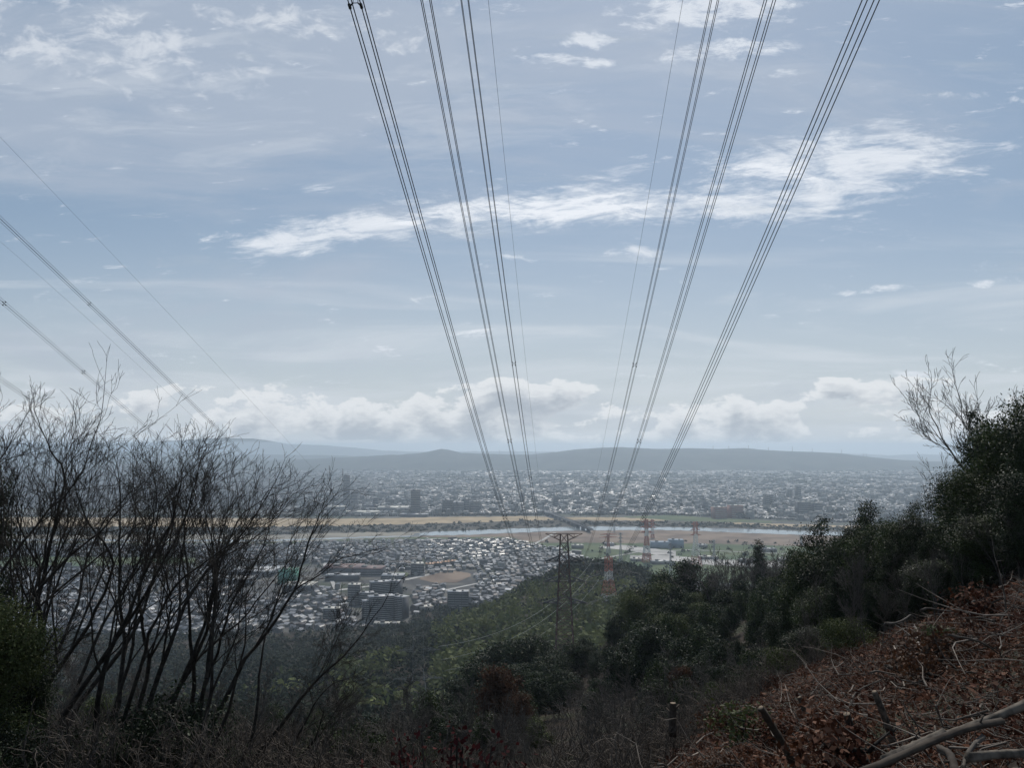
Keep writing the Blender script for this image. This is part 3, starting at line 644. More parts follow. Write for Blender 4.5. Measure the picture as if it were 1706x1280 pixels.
# ---------------------------------------------------------------- pylons
def pylon(name,x,y,zb,h,wb,wt,arms,label,mats,member=.16,rz=0,bands=1,group=None,waist=.55,ins=2.5,narms_mat=None):
    """arms: list of (height, half length, depth)"""
    o=empty(name,(x,y,zb),rz,label,'pylon',group)
    ww=lambda t: (wb+(wt-wb)*min(1,t/waist)) if t<waist else wt
    nl=max(10,int(h/5)); ts=[1-(1-k/nl)**1.0 for k in range(nl+1)]
    sgn=[(-1,-1),(1,-1),(1,1),(-1,1)]
    for bnd in range(bands):
        P0=[];P1=[];L0=[];L1=[]
        for k in range(nl):
            t0,t1=ts[k],ts[k+1]
            if int((t0+t1)/2*bands)!=bnd: continue
            a,b=ww(t0)/2,ww(t1)/2;za,zc=t0*h,t1*h
            for q in range(4):
                s,s2=sgn[q],sgn[(q+1)%4]
                L0.append((s[0]*a,s[1]*a,za));L1.append((s[0]*b,s[1]*b,zc))
                P0+=[(s[0]*a,s[1]*a,za),(s2[0]*a,s2[1]*a,za),(s[0]*b,s[1]*b,zc)];P1+=[(s2[0]*b,s2[1]*b,zc),(s[0]*b,s[1]*b,zc),(s2[0]*b,s2[1]*b,zc)]
        if not L0: continue
        m=mats[bnd%len(mats)]
        v1,f1=tubes(L0,L1,member*1.5,member*1.5); v2,f2=tubes(P0,P1,member*.8,member*.8)
        if bands==1:
            for q in range(4):
                v,f=tubes(L0[q::4],L1[q::4],member*1.5,member*1.5); mk('leg',v,f,[m],o)
            mk('bracing',v2,f2,[m],o)
        else: v,f=joinVF([(v1,f1),(v2,f2)]); mk('tower_section',v,f,[m],o)
    am=narms_mat or mats[-1]
    for (ha,la,da) in arms:
        hw=wt/2
        for s in(-1,1):
            P0=[];P1=[];tip=(s*la,0,ha)
            for yy in(-hw,hw):
                P0+=[(s*hw,yy,ha),(s*hw,yy,ha+da)];P1+=[tip,tip]
                nn=4
                for k in range(nn):
                    t0,t1=k/nn,(k+1)/nn
                    lo=lambda t:(s*(hw+(la-hw)*t),yy*(1-t),ha); up=lambda t:(s*(hw+(la-hw)*t),yy*(1-t),ha+da*(1-t))
                    P0+=[lo(t0) if k%2 else up(t0)];P1+=[up(t1) if k%2 else lo(t1)]
            P0+=[(s*hw,-hw,ha)];P1+=[(s*hw,hw,ha)]
            v,f=tubes(P0,P1,member*1.3,member*1.3); arm=mk('crossarm',v,f,[am],o)
            if ins:
                for sy in(-1,1):
                    v,f=tubes([tip],[(tip[0],tip[1]+sy*ins*1.3,ha-ins*.45)],.16,.16,6,True); mk('insulator',v,f,['insulator'],arm)
    return o
XD,YD=28.62,430.0; zb=float(gz(XD,YD))
Zr=lambda z: CAMZ+z-zb
pylon('lattice_pylon',XD,YD,zb,Zr(-48.2)+.5,11.0,3.9,[(Zr(-62.5),10.6,3.0),(Zr(-73.4),11.4,3.0),(Zr(-85.1),12.2,3.0)],'tall rusty brown lattice pylon rising behind the dark evergreens',['steel_rust'],.21,0,1,ins=3.4,waist=.99,narms_mat='conductor')
# flat top beam of the pylon (earth wire arms)
h0=Zr(-48.2); dp=[o for o in C.objects if o.name.startswith('lattice_pylon')][0]
for s_ in(-1,1):
    P0=[];P1=[]
    for yy in(-2.6,2.6): P0+=[(s_*1.9,yy*.7,h0-3.2),(s_*1.9,yy*.7,h0+.5),(s_*1.9,yy*.7,h0+.5)];P1+=[(s_*10.2,0,h0+.6),(s_*10.2,0,h0+.6),(s_*5.5,yy*.5,h0-1.6)]
    P0+=[(s_*5.5,-1.4,h0+.5),(s_*5.5,-1.4,h0+.5),(s_*2.6,-2.6,h0+.5)];P1+=[(s_*5.5,1.4,h0+.5),(s_*5.5,-1.3,h0-1.5),(s_*2.6,2.6,h0+.5)]
    v,f=tubes(P0,P1,.17,.17); mk('earth_wire_arm',v,f,['steel_rust'],dp)
def pyl_px(name,px,pyt,pyb,Y,wb_px,arm_px,label,mats,bands,member,waist=.6,zbase=None,arms=3,first=.06,gap=.12,group=None,rz=.1,wt=.34,narms=None):
    u=ray(px,745)[0]; x=u*Y; zt=CAMZ+ray(px,pyt)[1]*Y; zb=CAMZ+ray(px,pyb)[1]*Y
    g=float(gz(x,Y)); zb=min(zb,g) if zbase is None else g; h=zt-zb
    wb=wb_px/FPX*Y; al=arm_px/FPX*Y/2
    A=[(h*(1-first-k*gap),al*(1-.12*(arms-1-k) if arms>1 else 1),h*.03) for k in range(arms)]
    return pylon(name,x,Y,zb,h,wb,wb*wt,A,label,mats,member,rz,bands,group,waist,ins=Y/700,narms_mat=narms)
RWM=['paint_white','paint_red']
rwp=pyl_px('lattice_pylon',1012,928,1006,700,22,16,'red and white pylon on the bamboo spur right of the dark pylon',['paint_white','paint_red','paint_white','paint_red'],4,.15,arms=3,wt=.42,rz=.4)
pyl_px('lattice_pylon',1075,866,938,1700,13,24,'red and white pylon in the fields, under the right hand cables',['paint_red','paint_white','paint_red','paint_white','paint_red'],5,.50,arms=3,narms='paint_red')
pyl_px('lattice_pylon',1085,866,912,2150,8,14,'slim red and white pylon just behind the tall field pylon',['paint_white','paint_red'],4,.42,arms=3)
pyl_px('lattice_pylon',1156,870,942,1650,15,18,'faded red and white pylon standing right of the blue hall',['paint_red','paint_white','paint_white','paint_red'],4,.30,arms=3)
pyl_px('lattice_pylon',1012,890,930,1850,8,30,'short pylon with a wide red top arm by the gravel yard',['steel_grey','paint_red'],2,.40,arms=2,first=.02,gap=.12,narms='paint_red')
for a,t,b,Y_,l in [(1022,872,903,2300,'thin grey pylon on the tan river field, between cables'),(1032,888,935,1700,'thin grey pylon behind the gravel yard'),(1114,905,945,1500,'small dark pylon above the ridge tree tops'),(1186,900,935,1750,'grey pylon in the fields behind the round tree'),(1330,893,915,2000,'thin grey pylon beside the right evergreens'),(1243,880,905,2350,'faint grey pylon on the tan river field at right')]:
    pyl_px('lattice_pylon',a,t,b,Y_,5,9,l,['steel_grey'],1,.24,arms=3)
vp=pyl_px('lattice_pylon',700,1062,1140,380,40,80,'grey pylon half hidden in the gully below the bamboo',['steel_dull'],1,.06,arms=2,first=.16,gap=.34,wt=.42)
for a,hh in [(1188,9),(1214,8),(1247,10),(1280,9),(1320,14),(1353,10),(1402,12),(1438,9),(1443,9),(832,9),(1005,8)]:
    Yc=9500; cz=np.interp(a,[800,1000,1090,1200,1240,1290,1350,1400,1440],[757,746,748,748,747,751,753,756,761]); x=ray(a,745)[0]*Yc
    z=CAMZ+ray(a,cz)[1]*Yc
    pylon('ridge_pylon',x,Yc,z-14,hh*.6/FPX*Yc+10,9,3,[(hh*.6/FPX*Yc+2,7,2)],'tiny pylon silhouette standing on the far ridge line',['steel_grey'],.45,0,1,'pylons along the far ridge',ins=0)

# ---------------------------------------------------------------- power lines
FIT=dict(XD=28.617,m=.06054,w=[9.946,11.015,12.211,8.817],z=[-62.527,-73.419,-85.110,-48.165],s=-.19071,q=2.0e-4,zr=-.51,s3=-.16137,q3=2.3e-4)
def mainline(side,k,Y):
    sg=-1 if side=='L' else 1; X=FIT['XD']+FIT['m']*(Y-430)+sg*FIT['w'][k]; s,q=(FIT['s3'],FIT['q3']) if k==3 else (FIT['s'],FIT['q'])
    return np.stack([X,Y,CAMZ+FIT['z'][k]+s*(Y-430)+q*(Y-430)**2+(FIT['zr'] if side=='R' else 0)],-1)
def bundle(P,label,group,spacers,half=.28,r=.029,mat_='conductor',n=4,origin=None):
    o=empty('power_cable',tuple(P[0]),0,label,'power cable',group); P=P-P[0]
    offs=[(-half,-half),(half,-half),(half,half),(-half,half)][:n]
    T=P[-1]-P[0]; T/=np.linalg.norm(T); side=np.cross(T,[0,0,1]); side/=np.linalg.norm(side)
    for a,b in offs:
        Q=P+side*a+np.array([0,0,b]); v,f=polytube(Q,r,5); mk('conductor',v,f,[mat_],o,smooth=True)
    L=np.r_[0,np.cumsum(np.linalg.norm(np.diff(P,axis=0),axis=1))]
    for s in spacers:
        c=np.array([np.interp(s,L,P[:,i]) for i in range(3)])
        parts=[]
        cor=[c+side*a+np.array([0,0,b]) for a,b in offs]; inn=[c+side*a*.42+np.array([0,0,b*.42]) for a,b in offs]
        parts.append(tubes(inn,cor,.035,.05,6,True)); parts.append(tubes(inn,inn[1:]+inn[:1],.02,.02,4))
        parts.append(tubes([q-T*.13 for q in cor],[q+T*.13 for q in cor],.075,.075,6,True))
        v,f=joinVF(parts); mk('spacer',v,f,['spacer'],o)
Yw=np.concatenate([np.arange(-40,430,5),[430]]).astype(float)
NM={('L',0):'left innermost',('L',1):'left middle',('L',2):'left outermost',('R',0):'right innermost',('R',1):'right middle',('R',2):'right outermost'}
SPY={('L',0):[126.7],('L',1):[132.5],('L',2):[35.3,138.2],('R',0):[126],('R',1):[131],('R',2):[135.8]}
for (sd_,k),nm in NM.items():
    P=mainline(sd_,k,Yw); L=np.r_[0,np.cumsum(np.linalg.norm(np.diff(P,axis=0),axis=1))]
    ss=list(SPY[(sd_,k)])+[SPY[(sd_,k)][-1]+72*i for i in range(1,4)]
    bundle(P,'%s bundle of four cables running down to the dark pylon'%nm,'bundled cables overhead',[float(np.interp(y,Yw,L)) for y in ss])
for sd_ in 'LR':
    P=mainline(sd_,3,Yw); o=empty('earth_wire',tuple(P[0]),0,'single thin %s wire above the cable bundles'%('left' if sd_=='L' else 'right'),'wire'); v,f=polytube(P-P[0],.017,5); mk('wire',v,f,['conductor'],o,smooth=True)
# second line at the left: plan track (x,y) with heights read along it
def track(pts,x0,k):   # X = x0 + k*(Y-118)
    out=[]
    for px_,py_ in pts:
        u,v=ray(px_,py_); Y=(x0-118*k)/(u-k); out.append((Y,v*Y))
    return np.array(out)
def sideline(pts,x0,k,yend,label,n=4,sp=(),r=.018,group='cables at the left'):
    a=track(pts,x0,k); c=np.polyfit(a[:,0],a[:,1],2 if len(pts)>2 else 1)
    Ys=np.arange(40,yend+1,6.0); P=np.stack([x0+k*(Ys-118),Ys,CAMZ+np.polyval(c,Ys)],-1)
    L=np.r_[0,np.cumsum(np.linalg.norm(np.diff(P,axis=0),axis=1))]
    if n==1:
        o=empty('earth_wire',tuple(P[0]),0,label,'wire'); v,f=polytube(P-P[0],.016,5); mk('wire',v,f,['conductor'],o,smooth=True)
    else: bundle(P,label,group,[float(np.interp(y,Ys,L)) for y in sp],.24,r)
VX=float(vp.location.x); K=(VX+78.5)/(380-118)
def yat(px_,x0,k): return (x0-118*k)/(ray(px_,600)[0]-k)
sideline([(0,358),(145,508),(354,710),(445,795),(672,1050)],-78.5,K,376,'upper four cable bundle at the left crossing the sky',4,[yat(145,-78.5,K),yat(354,-78.5,K)],r=.026)
sideline([(0,499),(140,622),(270,735),(672,1120)],-78.5,K,376,'middle four cable bundle at the left crossing behind the tree tops',4,[yat(2,-78.5,K),yat(140,-78.5,K)])
sideline([(0,632),(60,672),(130,722),(660,1165)],-78.5,K,360,'lowest four cable bundle at the left, behind the leafless crowns',4,[])
sideline([(0,220),(250,500),(510,765),(690,975)],-76,K,376,'single thin wire highest at the left crossing the sky',1)
K2=(VX+6+104)/(380-118)
sideline([(0,402),(145,530),(290,665),(520,900)],-104,K2,376,'single thin wire between the two left cable bundles',1)
# pale cables from the gully pylon to the spur pylon
for i,(a,b,l) in enumerate([((730,1078),(985,938),'uppermost pale cable between gully pylon and red and white pylon'),((735,1100),(990,950),'second pale cable between gully pylon and red and white pylon'),((742,1118),(998,966),'third pale cable between gully pylon and red and white pylon'),((748,1136),(1004,985),'lowest pale cable between gully pylon and red and white pylon')]):
    u0,v0=ray(*a);u1,v1=ray(*b);p0=np.array([u0*385,385,CAMZ+v0*385]);p1=np.array([u1*698,698,CAMZ+v1*698]);t=np.linspace(0,1,30)[:,None]
    P=p0*(1-t)+p1*t;P[:,2]-=14*4*(t*(1-t))[:,0]
    o=empty('power_cable',tuple(P[0]),0,l,'power cable','pale cables over the bamboo'); v,f=polytube(P-P[0],.09,5); mk('conductor',v,f,['conductor_pale'],o,smooth=True)
# dark pylon onward to the field pylon
for sd_ in(-1,1):
    for k in range(3):
        p0=np.array([XD+sd_*FIT['w'][k],430,CAMZ+FIT['z'][k]]); tx=ray(1075,745)[0]*1700; p1=np.array([tx+sd_*14,1700,88-k*11]);t=np.linspace(0,1,50)[:,None]
        P=p0*(1-t)+p1*t;P[:,2]-=30*4*(t*(1-t))[:,0]
        o=empty('power_cable',tuple(P[0]),0,'faint cable sagging from the dark pylon towards the river fields','power cable','cables beyond the dark pylon'); v,f=polytube(P-P[0],.10,4); mk('conductor',v,f,['conductor'],o,smooth=True)

# ---------------------------------------------------------------- vegetation builders
def grow_bare(seed,height,lean=(0,0),levels=5,r0=.13,spread=.5,nstem=1,up=.10,twist=.16,dens=1.0,trunk=.30):
    """returns trunk segs, branch segs lists of (p0,p1,ra,rb)"""
    rs=random.Random(seed); seg=[[],[]]
    def rnd(d,a):
        v=Vector((rs.gauss(0,1),rs.gauss(0,1),rs.gauss(0,1))); v=(v-v.dot(d)*d)
        if v.length<1e-6: return d
        return (d+v.normalized()*math.tan(a)).normalized()
    trop=Vector((lean[0]*.55,lean[1]*.4,1)).normalized()
    def branch(p,d,r,L,lev):
        n=6 if lev==0 else (5 if lev<3 else 4)
        sl=L/n; rend=r*(.60 if lev else .66)
        for i in range(n):
            ra=r+(rend-r)*i/n; rb=r+(rend-r)*(i+1)/n
            d=rnd(d,abs(rs.gauss(0,twist*(.8+.18*lev)))); d=(d+trop*up).normalized()
            q=p+d*sl; seg[0 if lev==0 else 1].append((p,q,ra,rb)); p=q
            if lev<levels and i>=(n*trunk if lev==0 else 1):
                if rs.random()<(.66 if lev<2 else .72)*dens: branch(p,rnd(d,spread*rs.uniform(.6,1.3)),rb*rs.uniform(.40,.62),L*rs.uniform(.42,.70)*(1-.12*i/n),lev+1)
        if lev<levels:
            branch(p,rnd(d,spread*.42),rend,L*rs.uniform(.58,.78),lev+1)
            if rs.random()<.5: branch(p,rnd(d,spread*.8),rend*.7,L*rs.uniform(.5,.7),lev+1)
    for s in range(nstem):
        d=Vector((lean[0]+rs.gauss(0,.10 if nstem>1 else .02),lean[1]+rs.gauss(0,.12 if nstem>1 else .02),1)).normalized()
        branch(Vector((rs.gauss(0,.15)*(nstem>1),rs.gauss(0,.15)*(nstem>1),-.3)),d,r0*(1 if s==0 else .8),height*.40,0)
    return seg
def bare_tree(name,seed,height,mtrunk='bark',sides=5,minr=.005,link=True,**kw):
    T_,B_=grow_bare(seed,height,**kw)
    zmax=max(q[1].z for q in B_); k=height/zmax
    def arr(S): return np.array([q[0] for q in S])*k,np.array([q[1] for q in S])*k,np.array([q[2] for q in S]),np.array([q[3] for q in S])
    o=bpy.data.objects.new(name,None); o.empty_display_size=.3
    if link: C.objects.link(o)
    a=arr(T_); v,f=tubes(a[0],a[1],a[2]*1.04,a[3]*1.04,8); t=mk('trunk',v,f,[mtrunk],o,link=link,smooth=True)
    a=arr(B_); ra=np.maximum(a[2],minr);rb=np.maximum(a[3],minr); bigm=ra>.02
    v1,f1=tubes(a[0][bigm],a[1][bigm],ra[bigm],rb[bigm],sides); v2,f2=tubes(a[0][~bigm],a[1][~bigm],ra[~bigm],rb[~bigm],3)
    v,f=joinVF([(v1,f1),(v2,f2)]); c=mk('crown',v,f,[mtrunk],o,link=link)
    return o
def leaf_cloud(P,N_,s,rs,aspect=.5):
    """leaf quads at P with outward normals N_, size s"""
    n=len(P); nn=N_+rs.normal(size=(n,3))*.75; nn/=np.linalg.norm(nn,axis=1,keepdims=True)
    a=np.cross(nn,rs.normal(size=(n,3))); a/=np.linalg.norm(a,axis=1,keepdims=True); b=np.cross(nn,a)
    s=s[:,None]
    return np.stack([P-a*s,P-b*s*aspect+nn*s*.12,P+a*s,P+b*s*aspect+nn*s*.12],1).reshape(-1,3)
def leafy_tree(seed,h,w_,m,leaf=.10,clumps=420,per=26,shape='round',name='evergreen_tree',base=.15,clump_r=.10):
    rs=np.random.default_rng(seed)
    o=bpy.data.objects.new(name,None)
    # lobes
    nl=9 if shape!='cone' else 12; L=[]
    for k in range(nl):
        t=rs.uniform(0,1); 
        if shape=='cone': zc=base+(1-base)*(k+.5)/nl; rad=(1-(zc-base)/(1-base))**.8*.42+.08; c=np.array([rs.normal()*.07,rs.normal()*.07,zc]); rr=np.array([rad,rad,.11])
        else:
            zc=base+.12+(1-base-.26)*t; rad=.34*math.sin(math.pi*min(1,max(.12,(zc-base*.6)/(1.02-base*.6))))**.6
            a=rs.uniform(0,6.28); c=np.array([math.cos(a)*rad*.78,math.sin(a)*rad*.78,zc]); rr=np.array([1,1,.75])*rs.uniform(.10,.25)
        L.append((c,rr))
    if shape!='cone': L.append((np.array([0,0,base+(1-base)*.5]),np.array([.19,.19,(1-base)*.46])))
    vol=np.array([l[1].prod()**.66 for l in L]); pick=rs.choice(len(L),clumps,p=vol/vol.sum())
    d=rs.normal(size=(clumps,3));d/=np.linalg.norm(d,axis=1,keepdims=True); cc=np.array([L[i][0] for i in pick]);cr=np.array([L[i][1] for i in pick])
    rad=rs.uniform(.55,1.08,(clumps,1)); cen=cc+d*cr*rad
    sc3=np.array([w_,w_,h]); cen*=sc3
    tt=rs.random(clumps)
    P=np.repeat(cen,per,0); off=np.clip(rs.normal(size=(clumps*per,3)),-1.7,1.7)*clump_r*w_*rs.uniform(.6,1.3,(clumps,1)).repeat(per,0)*np.array([1,1,.6]); P=P+off
    Nn=np.repeat(d,per,0)*.5+off/np.linalg.norm(off,axis=1,keepdims=True)*.5+np.array([0,0,.35])
    s=rs.uniform(.6,1.3,len(P))*leaf
    V=leaf_cloud(P,Nn,s,rs,.55); t=np.repeat(tt,per)*.7+rs.random(len(P))*.3
    cr_=mk('crown',V,[np.arange(len(V)).reshape(-1,4)],[m],o,tint=[t],link=False)
    # trunk and limbs
    P0=[];P1=[];r0=[];r1=[];pz=Vector((0,0,-.4));rt=h*.018+.04;nseg=6
    pts=[Vector((0,0,-.4))]+[Vector((rs.normal()*.02*w_*k,rs.normal()*.02*w_*k,h*.85*k/nseg)) for k in range(1,nseg+1)]
    for k in range(nseg): P0.append(pts[k]);P1.append(pts[k+1]);r0.append(rt*(1-k/nseg*.85));r1.append(rt*(1-(k+1)/nseg*.85))
    for c,rr in L:
        c=Vector((c[0]*w_,c[1]*w_,c[2]*h)); k=min(nseg-1,max(1,int(c.z/h*nseg*.8))); mid=(pts[k]+c)/2+Vector((0,0,-.04*h))
        P0+=[pts[k],mid];P1+=[mid,c];r0+=[rt*.4,rt*.28];r1+=[rt*.28,rt*.1]
    v,f=tubes(np.array(P0),np.array(P1),r0,r1,6); mk('trunk',v,f,['bark'],o,link=False)
    return o
def place(proto,x,y,s=1.0,rz=None,label=None,cat='tree',group=None,sz=None,dz=0,name=None):
    r=proto.copy(); C.objects.link(r)
    for ch in proto.children:
        c=ch.copy(); c.parent=r; C.objects.link(c)
    r.location=(x,y,float(gz(x,y))+dz); r.rotation_euler=(0,0,random.uniform(0,6.28) if rz is None else rz); r.scale=(s,s,sz or s)
    return tag(r,label,cat,group)
def at(px,Y): u=ray(px,745)[0]; return u*Y,Y
def hfor(px,Y,pytop):          # height a tree needs at that spot to reach that elevation
    x,y=at(px,Y); return CAMZ+ray(px,pytop)[1]*Y-float(gz(x,y))

# ---------------------------------------------------------------- leafless trees, left
LT=[ # px base, Y, top py, lean, stems, label
(-95,21,575,.34,2,'leafless tree at the left edge with the tallest fanned crown'),
(-40,24,605,.30,2,'leafless tree cut by the left edge, its crown against the clouds'),
(-5,27,665,.34,2,'leafless tree with twin stems beside the left evergreen'),
(35,31,685,.30,2,'leafless tree leaning right behind the left evergreen'),
(82,27,715,.26,1,'leafless tree with a single curved trunk, left part of the grove'),
(112,34,712,.30,2,'leafless forked tree at the back of the left grove'),
(165,23,712,.20,1,'dark leafless tree with a thick trunk rising from the bottom left'),
(175,30,718,.30,2,'leafless tree sweeping right at the middle of the grove'),
(205,23,735,.32,2,'leafless tree with long parallel branches sweeping right'),
(232,33,728,.26,1,'leafless tree whose crown tops the middle of the grove'),
(268,28,770,.30,1,'thin leafless tree right of the grove middle'),
(318,25,785,.42,1,'leafless tree with its lone crown against the far city'),
(335,21,900,.62,2,'low leafless tree spreading its branches far to the right'),
(395,25,930,.60,2,'low leafless tree arching over the gully'),
(262,26,752,.36,1,'leafless tree just left of the right hand end of the grove'),
(300,27,775,.40,2,'slim leafless tree at the right hand end of the grove'),
(325,24,782,.38,1,'outermost leafless tree of the grove, reaching towards the tall far tower'),
(-30,20,820,.4,2,'small leafless tree in front of the grove at far left'),
(455,25,1085,.55,2,'short leafless tree bent to the right in the gully'),
(60,38,760,.25,1,'leafless tree deep behind the left evergreen'),
]
for i,(px_,Y_,pt,ln,st,lb) in enumerate(LT):
    h=hfor(px_+ln*180,Y_,pt); x,y=at(px_,Y_); h=max(3.0,h*1.03)
    o=bare_tree('bare_tree',100+i,h,lean=(ln,random.uniform(-.15,.15)),levels=6 if h>6.5 else 5,r0=.03+.0064*h,spread=.42,nstem=st,up=.045,twist=.15,minr=.0045,dens=.74,trunk=.55)
    o.location=(x,y,float(gz(x,y))); tag(o,lb,'tree','leafless trees at the left')
# smaller leafless trees used as copies
small=[bare_tree('bare_tree',300+i,6.0,mtrunk='bark_grey',lean=(random.uniform(-.1,.25),0),levels=4,r0=.07,spread=.62,nstem=2,up=.04,twist=.2,trunk=.2,minr=.012,sides=3,link=False) for i in range(6)]
fine=[bare_tree('bare_tree',340+i,6.0,mtrunk='bark_grey',lean=(random.uniform(-.25,.1),0),levels=5,r0=.05,spread=.5,nstem=2,up=.06,twist=.14,dens=.8,minr=.005,sides=4,link=False) for i in range(3)]
for k,(px_,Y_,pt,rz,lb) in enumerate([(1690,42,572,.3,'pale leafless tree rising above the big right evergreen'),(1588,44,745,3.0,'leafless tree fanning left in front of the far ridge at right'),(1620,50,650,1.2,'thin leafless tree between the right evergreens and the sky'),(1540,46,835,2.2,'low leafless tree half sunk in the right evergreens'),(1700,50,640,4.0,'leafless tree behind the pale one at the right edge')]):
    h=hfor(px_,Y_,pt); place(fine[k%3],*at(px_,Y_),h/6.0,rz,lb)
for k in range(16):
    px_=1185+k*9.5+random.uniform(-4,4); Y_=random.uniform(160,200); pt=random.uniform(905,925); h=max(4,hfor(px_,Y_,pt)); place(small[k%6],*at(px_,Y_),h/6,None,'small leafless tree on the ridge crest, '+['just left of the slim conifer','just right of the slim conifer','nearest the right wood','nearest the round topped tree'][1 if 1262<px_<1290 else 2 if px_>=1290 else 3 if px_<1215 else 0],group='leafless ridge trees')

# ---------------------------------------------------------------- evergreens
EV=[leafy_tree(500+i,8,[4.2,5.0,3.6,4.8,4.8][i],['leaf_dark','leaf_mid','leaf_dark','leaf_mid','leaf_olive'][i],leaf=.062,clumps=520,per=60,shape='round',clump_r=.085) for i in range(5)]
EVc=[leafy_tree(520+i,9,4.2,'leaf_dark',leaf=.065,clumps=560,per=50,shape='cone',clump_r=.07) for i in range(2)]
EVf=[leafy_tree(540+i,8,6.2,['leaf_dark','leaf_mid','leaf_dark','leaf_olive','leaf_rust'][i],leaf=.16,clumps=200,per=44,shape=['round','cone','round','round','round'][i],base=.05,clump_r=.10) for i in range(5)]
BU=[leafy_tree(560+i,2.2,3.0,['leaf_mid','leaf_olive','leaf_dark'][i],leaf=.045,clumps=220,per=30,shape='round',base=0.0,name='evergreen_bush') for i in range(3)]
for k,(px_,Y_,pt,kind,wf,lb) in enumerate([
(1775,30,640,0,1.0,'tallest dark evergreen at the right edge of the picture'),
(1705,33,690,1,.9,'broad dark evergreen topping the right slope'),
(1665,37,745,2,.85,'dark evergreen second from the right edge with a ragged top'),
(1690,28,800,0,1.0,'glossy evergreen above the leaf covered slope at right'),
(1615,35,800,1,1.05,'rounded evergreen below the leafless fan at right'),
(1640,31,870,3,1.0,'low broad evergreen beside the top of the cleared slope'),
(1570,38,862,2,1.0,'evergreen at the foot of the fanned leafless tree'),
(1535,42,850,0,.9,'narrow evergreen in the middle of the right wood'),
(1500,44,858,3,1.0,'evergreen with pointed top, centre of the right wood'),
(1455,47,862,1,.95,'dark bushy evergreen left of the pointed one'),
(1418,50,858,2,.9,'upright evergreen next to the river bend view'),
(1382,53,880,0,.95,'stepped evergreen near the left end of the right wood'),
(1352,56,905,3,1.0,'low evergreen at the left end of the right wood'),
(1555,36,930,1,1.1,'evergreen mass just above the cleared slope'),
(1350,50,975,1,1.1,'broad evergreen low on the left of the right wood'),
(1750,38,720,2,1.0,'dark evergreen behind the tallest one'),
(1330,45,1040,0,.9,'small dark evergreen low beside the bare thicket')]):
    h=max(2.5,hfor(px_,Y_,pt)*(1.0 if px_<1590 else 1.13)); s=h/8.0; place(EV[kind],*at(px_,Y_),s*wf if s*wf>.6 else .6,None,lb,sz=s)
RW=[(1360,58,885),(1395,55,868),(1440,52,852),(1470,50,872),(1520,46,856),(1545,45,868),(1585,42,835),(1600,40,800),(1632,39,742),(1680,36,700),(1700,30,760),(1650,33,815),(1600,33,880),(1560,34,925),(1510,37,935),(1450,41,960),(1385,47,950),(1340,52,960),(1310,56,985),(1290,60,1010),(1480,42,915),(1410,46,925),(1530,38,905)]
for k,(px_,Y_,pt) in enumerate(RW):
    h=max(2.5,hfor(px_,Y_,pt)*(.97 if px_<1590 else 1.10)); place([EVc[0],EV[2],EVc[1],EV[0]][k%4],*at(px_,Y_),h/8.5*random.uniform(.75,.95),None,'dark %s filling the right wood %s'%(['pointed conifer','narrow evergreen'][k%2],'near its left end' if px_<1440 else ('in its middle' if px_<1590 else 'below the tallest crowns')),group='dark trees filling the right wood',sz=h/8.5)
for k,(px_,Y_,pt) in enumerate([(1490,39,880),(1560,36,870),(1610,32,850),(1665,30,840),(1530,38,905),(1430,43,900),(1690,28,880),(1375,48,930),(1460,36,965),(1400,38,1000),(1500,34,950),(1550,30,935),(1340,42,1030),(1430,35,1020)]):
    h=max(3,hfor(px_,Y_,pt)); place(fine[k%3],*at(px_,Y_),h/6,None,['slim','pale','forked','low'][k%4]+' leafless tree in front of the right wood, '+('tall, ' if Y_>38 else 'low, ')+('left part' if px_<1420 else 'right part' if px_>1600 else 'middle left' if px_<1500 else 'middle right'),'tree','leafless trees of the right wood')
place(EVc[0],*at(1318,60),hfor(1318,60,935)/9,None,'narrow dark conifer at the left end of the right wood')
for k,(px_,Y_,pt,kind,lb) in enumerate([(8,19,985,4,'yellow green leafy evergreen at the left edge below the bare trees'),(-60,20,960,0,'dark evergreen cut off by the left edge'),(60,22,1085,0,'low evergreen beneath the leafless grove at left'),(-40,24,760,2,'sparse dark evergreen among the leafless stems at the left edge')]):
    h=max(2.5,hfor(px_,Y_,pt)); place(EV[kind],*at(px_,Y_),h/8*(.95 if k<3 else .6),None,lb,sz=h/8)
# trees on the ridge and the dark clump (copies)
def treeset(lst,protos,label,group,tall=8.0,wf=1.0,wh=None):
    for k,(px_,Y_,pt) in enumerate(lst):
        h=hfor(px_,Y_,pt)
        if h<2.5: h=random.uniform(4.5,7)
        h=min(h,15)
        place(random.choice(protos),*at(px_,Y_),h/tall*wf*random.uniform(.85,1.15),None,(label if wh is None else label+' '+where(px_,Y_,*wh)),group=group,sz=h/tall)
cr=[(730,1120),(760,1096),(800,1076),(840,1060),(862,1048),(885,1055),(905,1052),(950,1060),(1000,1058),(1040,1052),(1080,1040)]
L=[]
for k in range(95):
    Y_=random.uniform(118,215); px_=random.uniform(735,1085); base_=np.interp(px_,*zip(*cr)); L.append((px_,Y_,base_+random.uniform(0,16)+max(0,(195-Y_))*1.0+(30 if px_<800 else 0)))
treeset(L,[EVf[0],EVf[0],EVf[2]],'dark evergreen of the central clump,','dark evergreens below the pylon',wh=((820,900,980),(145,180),('at its left tip','under its left shoulder','left of the brown pylon','right of the brown pylon'),('in its lowest front row','in its middle rows','in its back row')))
cr=[(1040,1010),(1055,975),(1090,958),(1130,943),(1180,955),(1230,948),(1300,955),(1350,940)]
L=[]
for k in range(70):
    Y_=random.uniform(120,215); px_=random.uniform(1045,1345); base_=np.interp(px_,*zip(*cr)); L.append((px_,Y_,base_+random.uniform(0,14)+max(0,(195-Y_))*1.3))
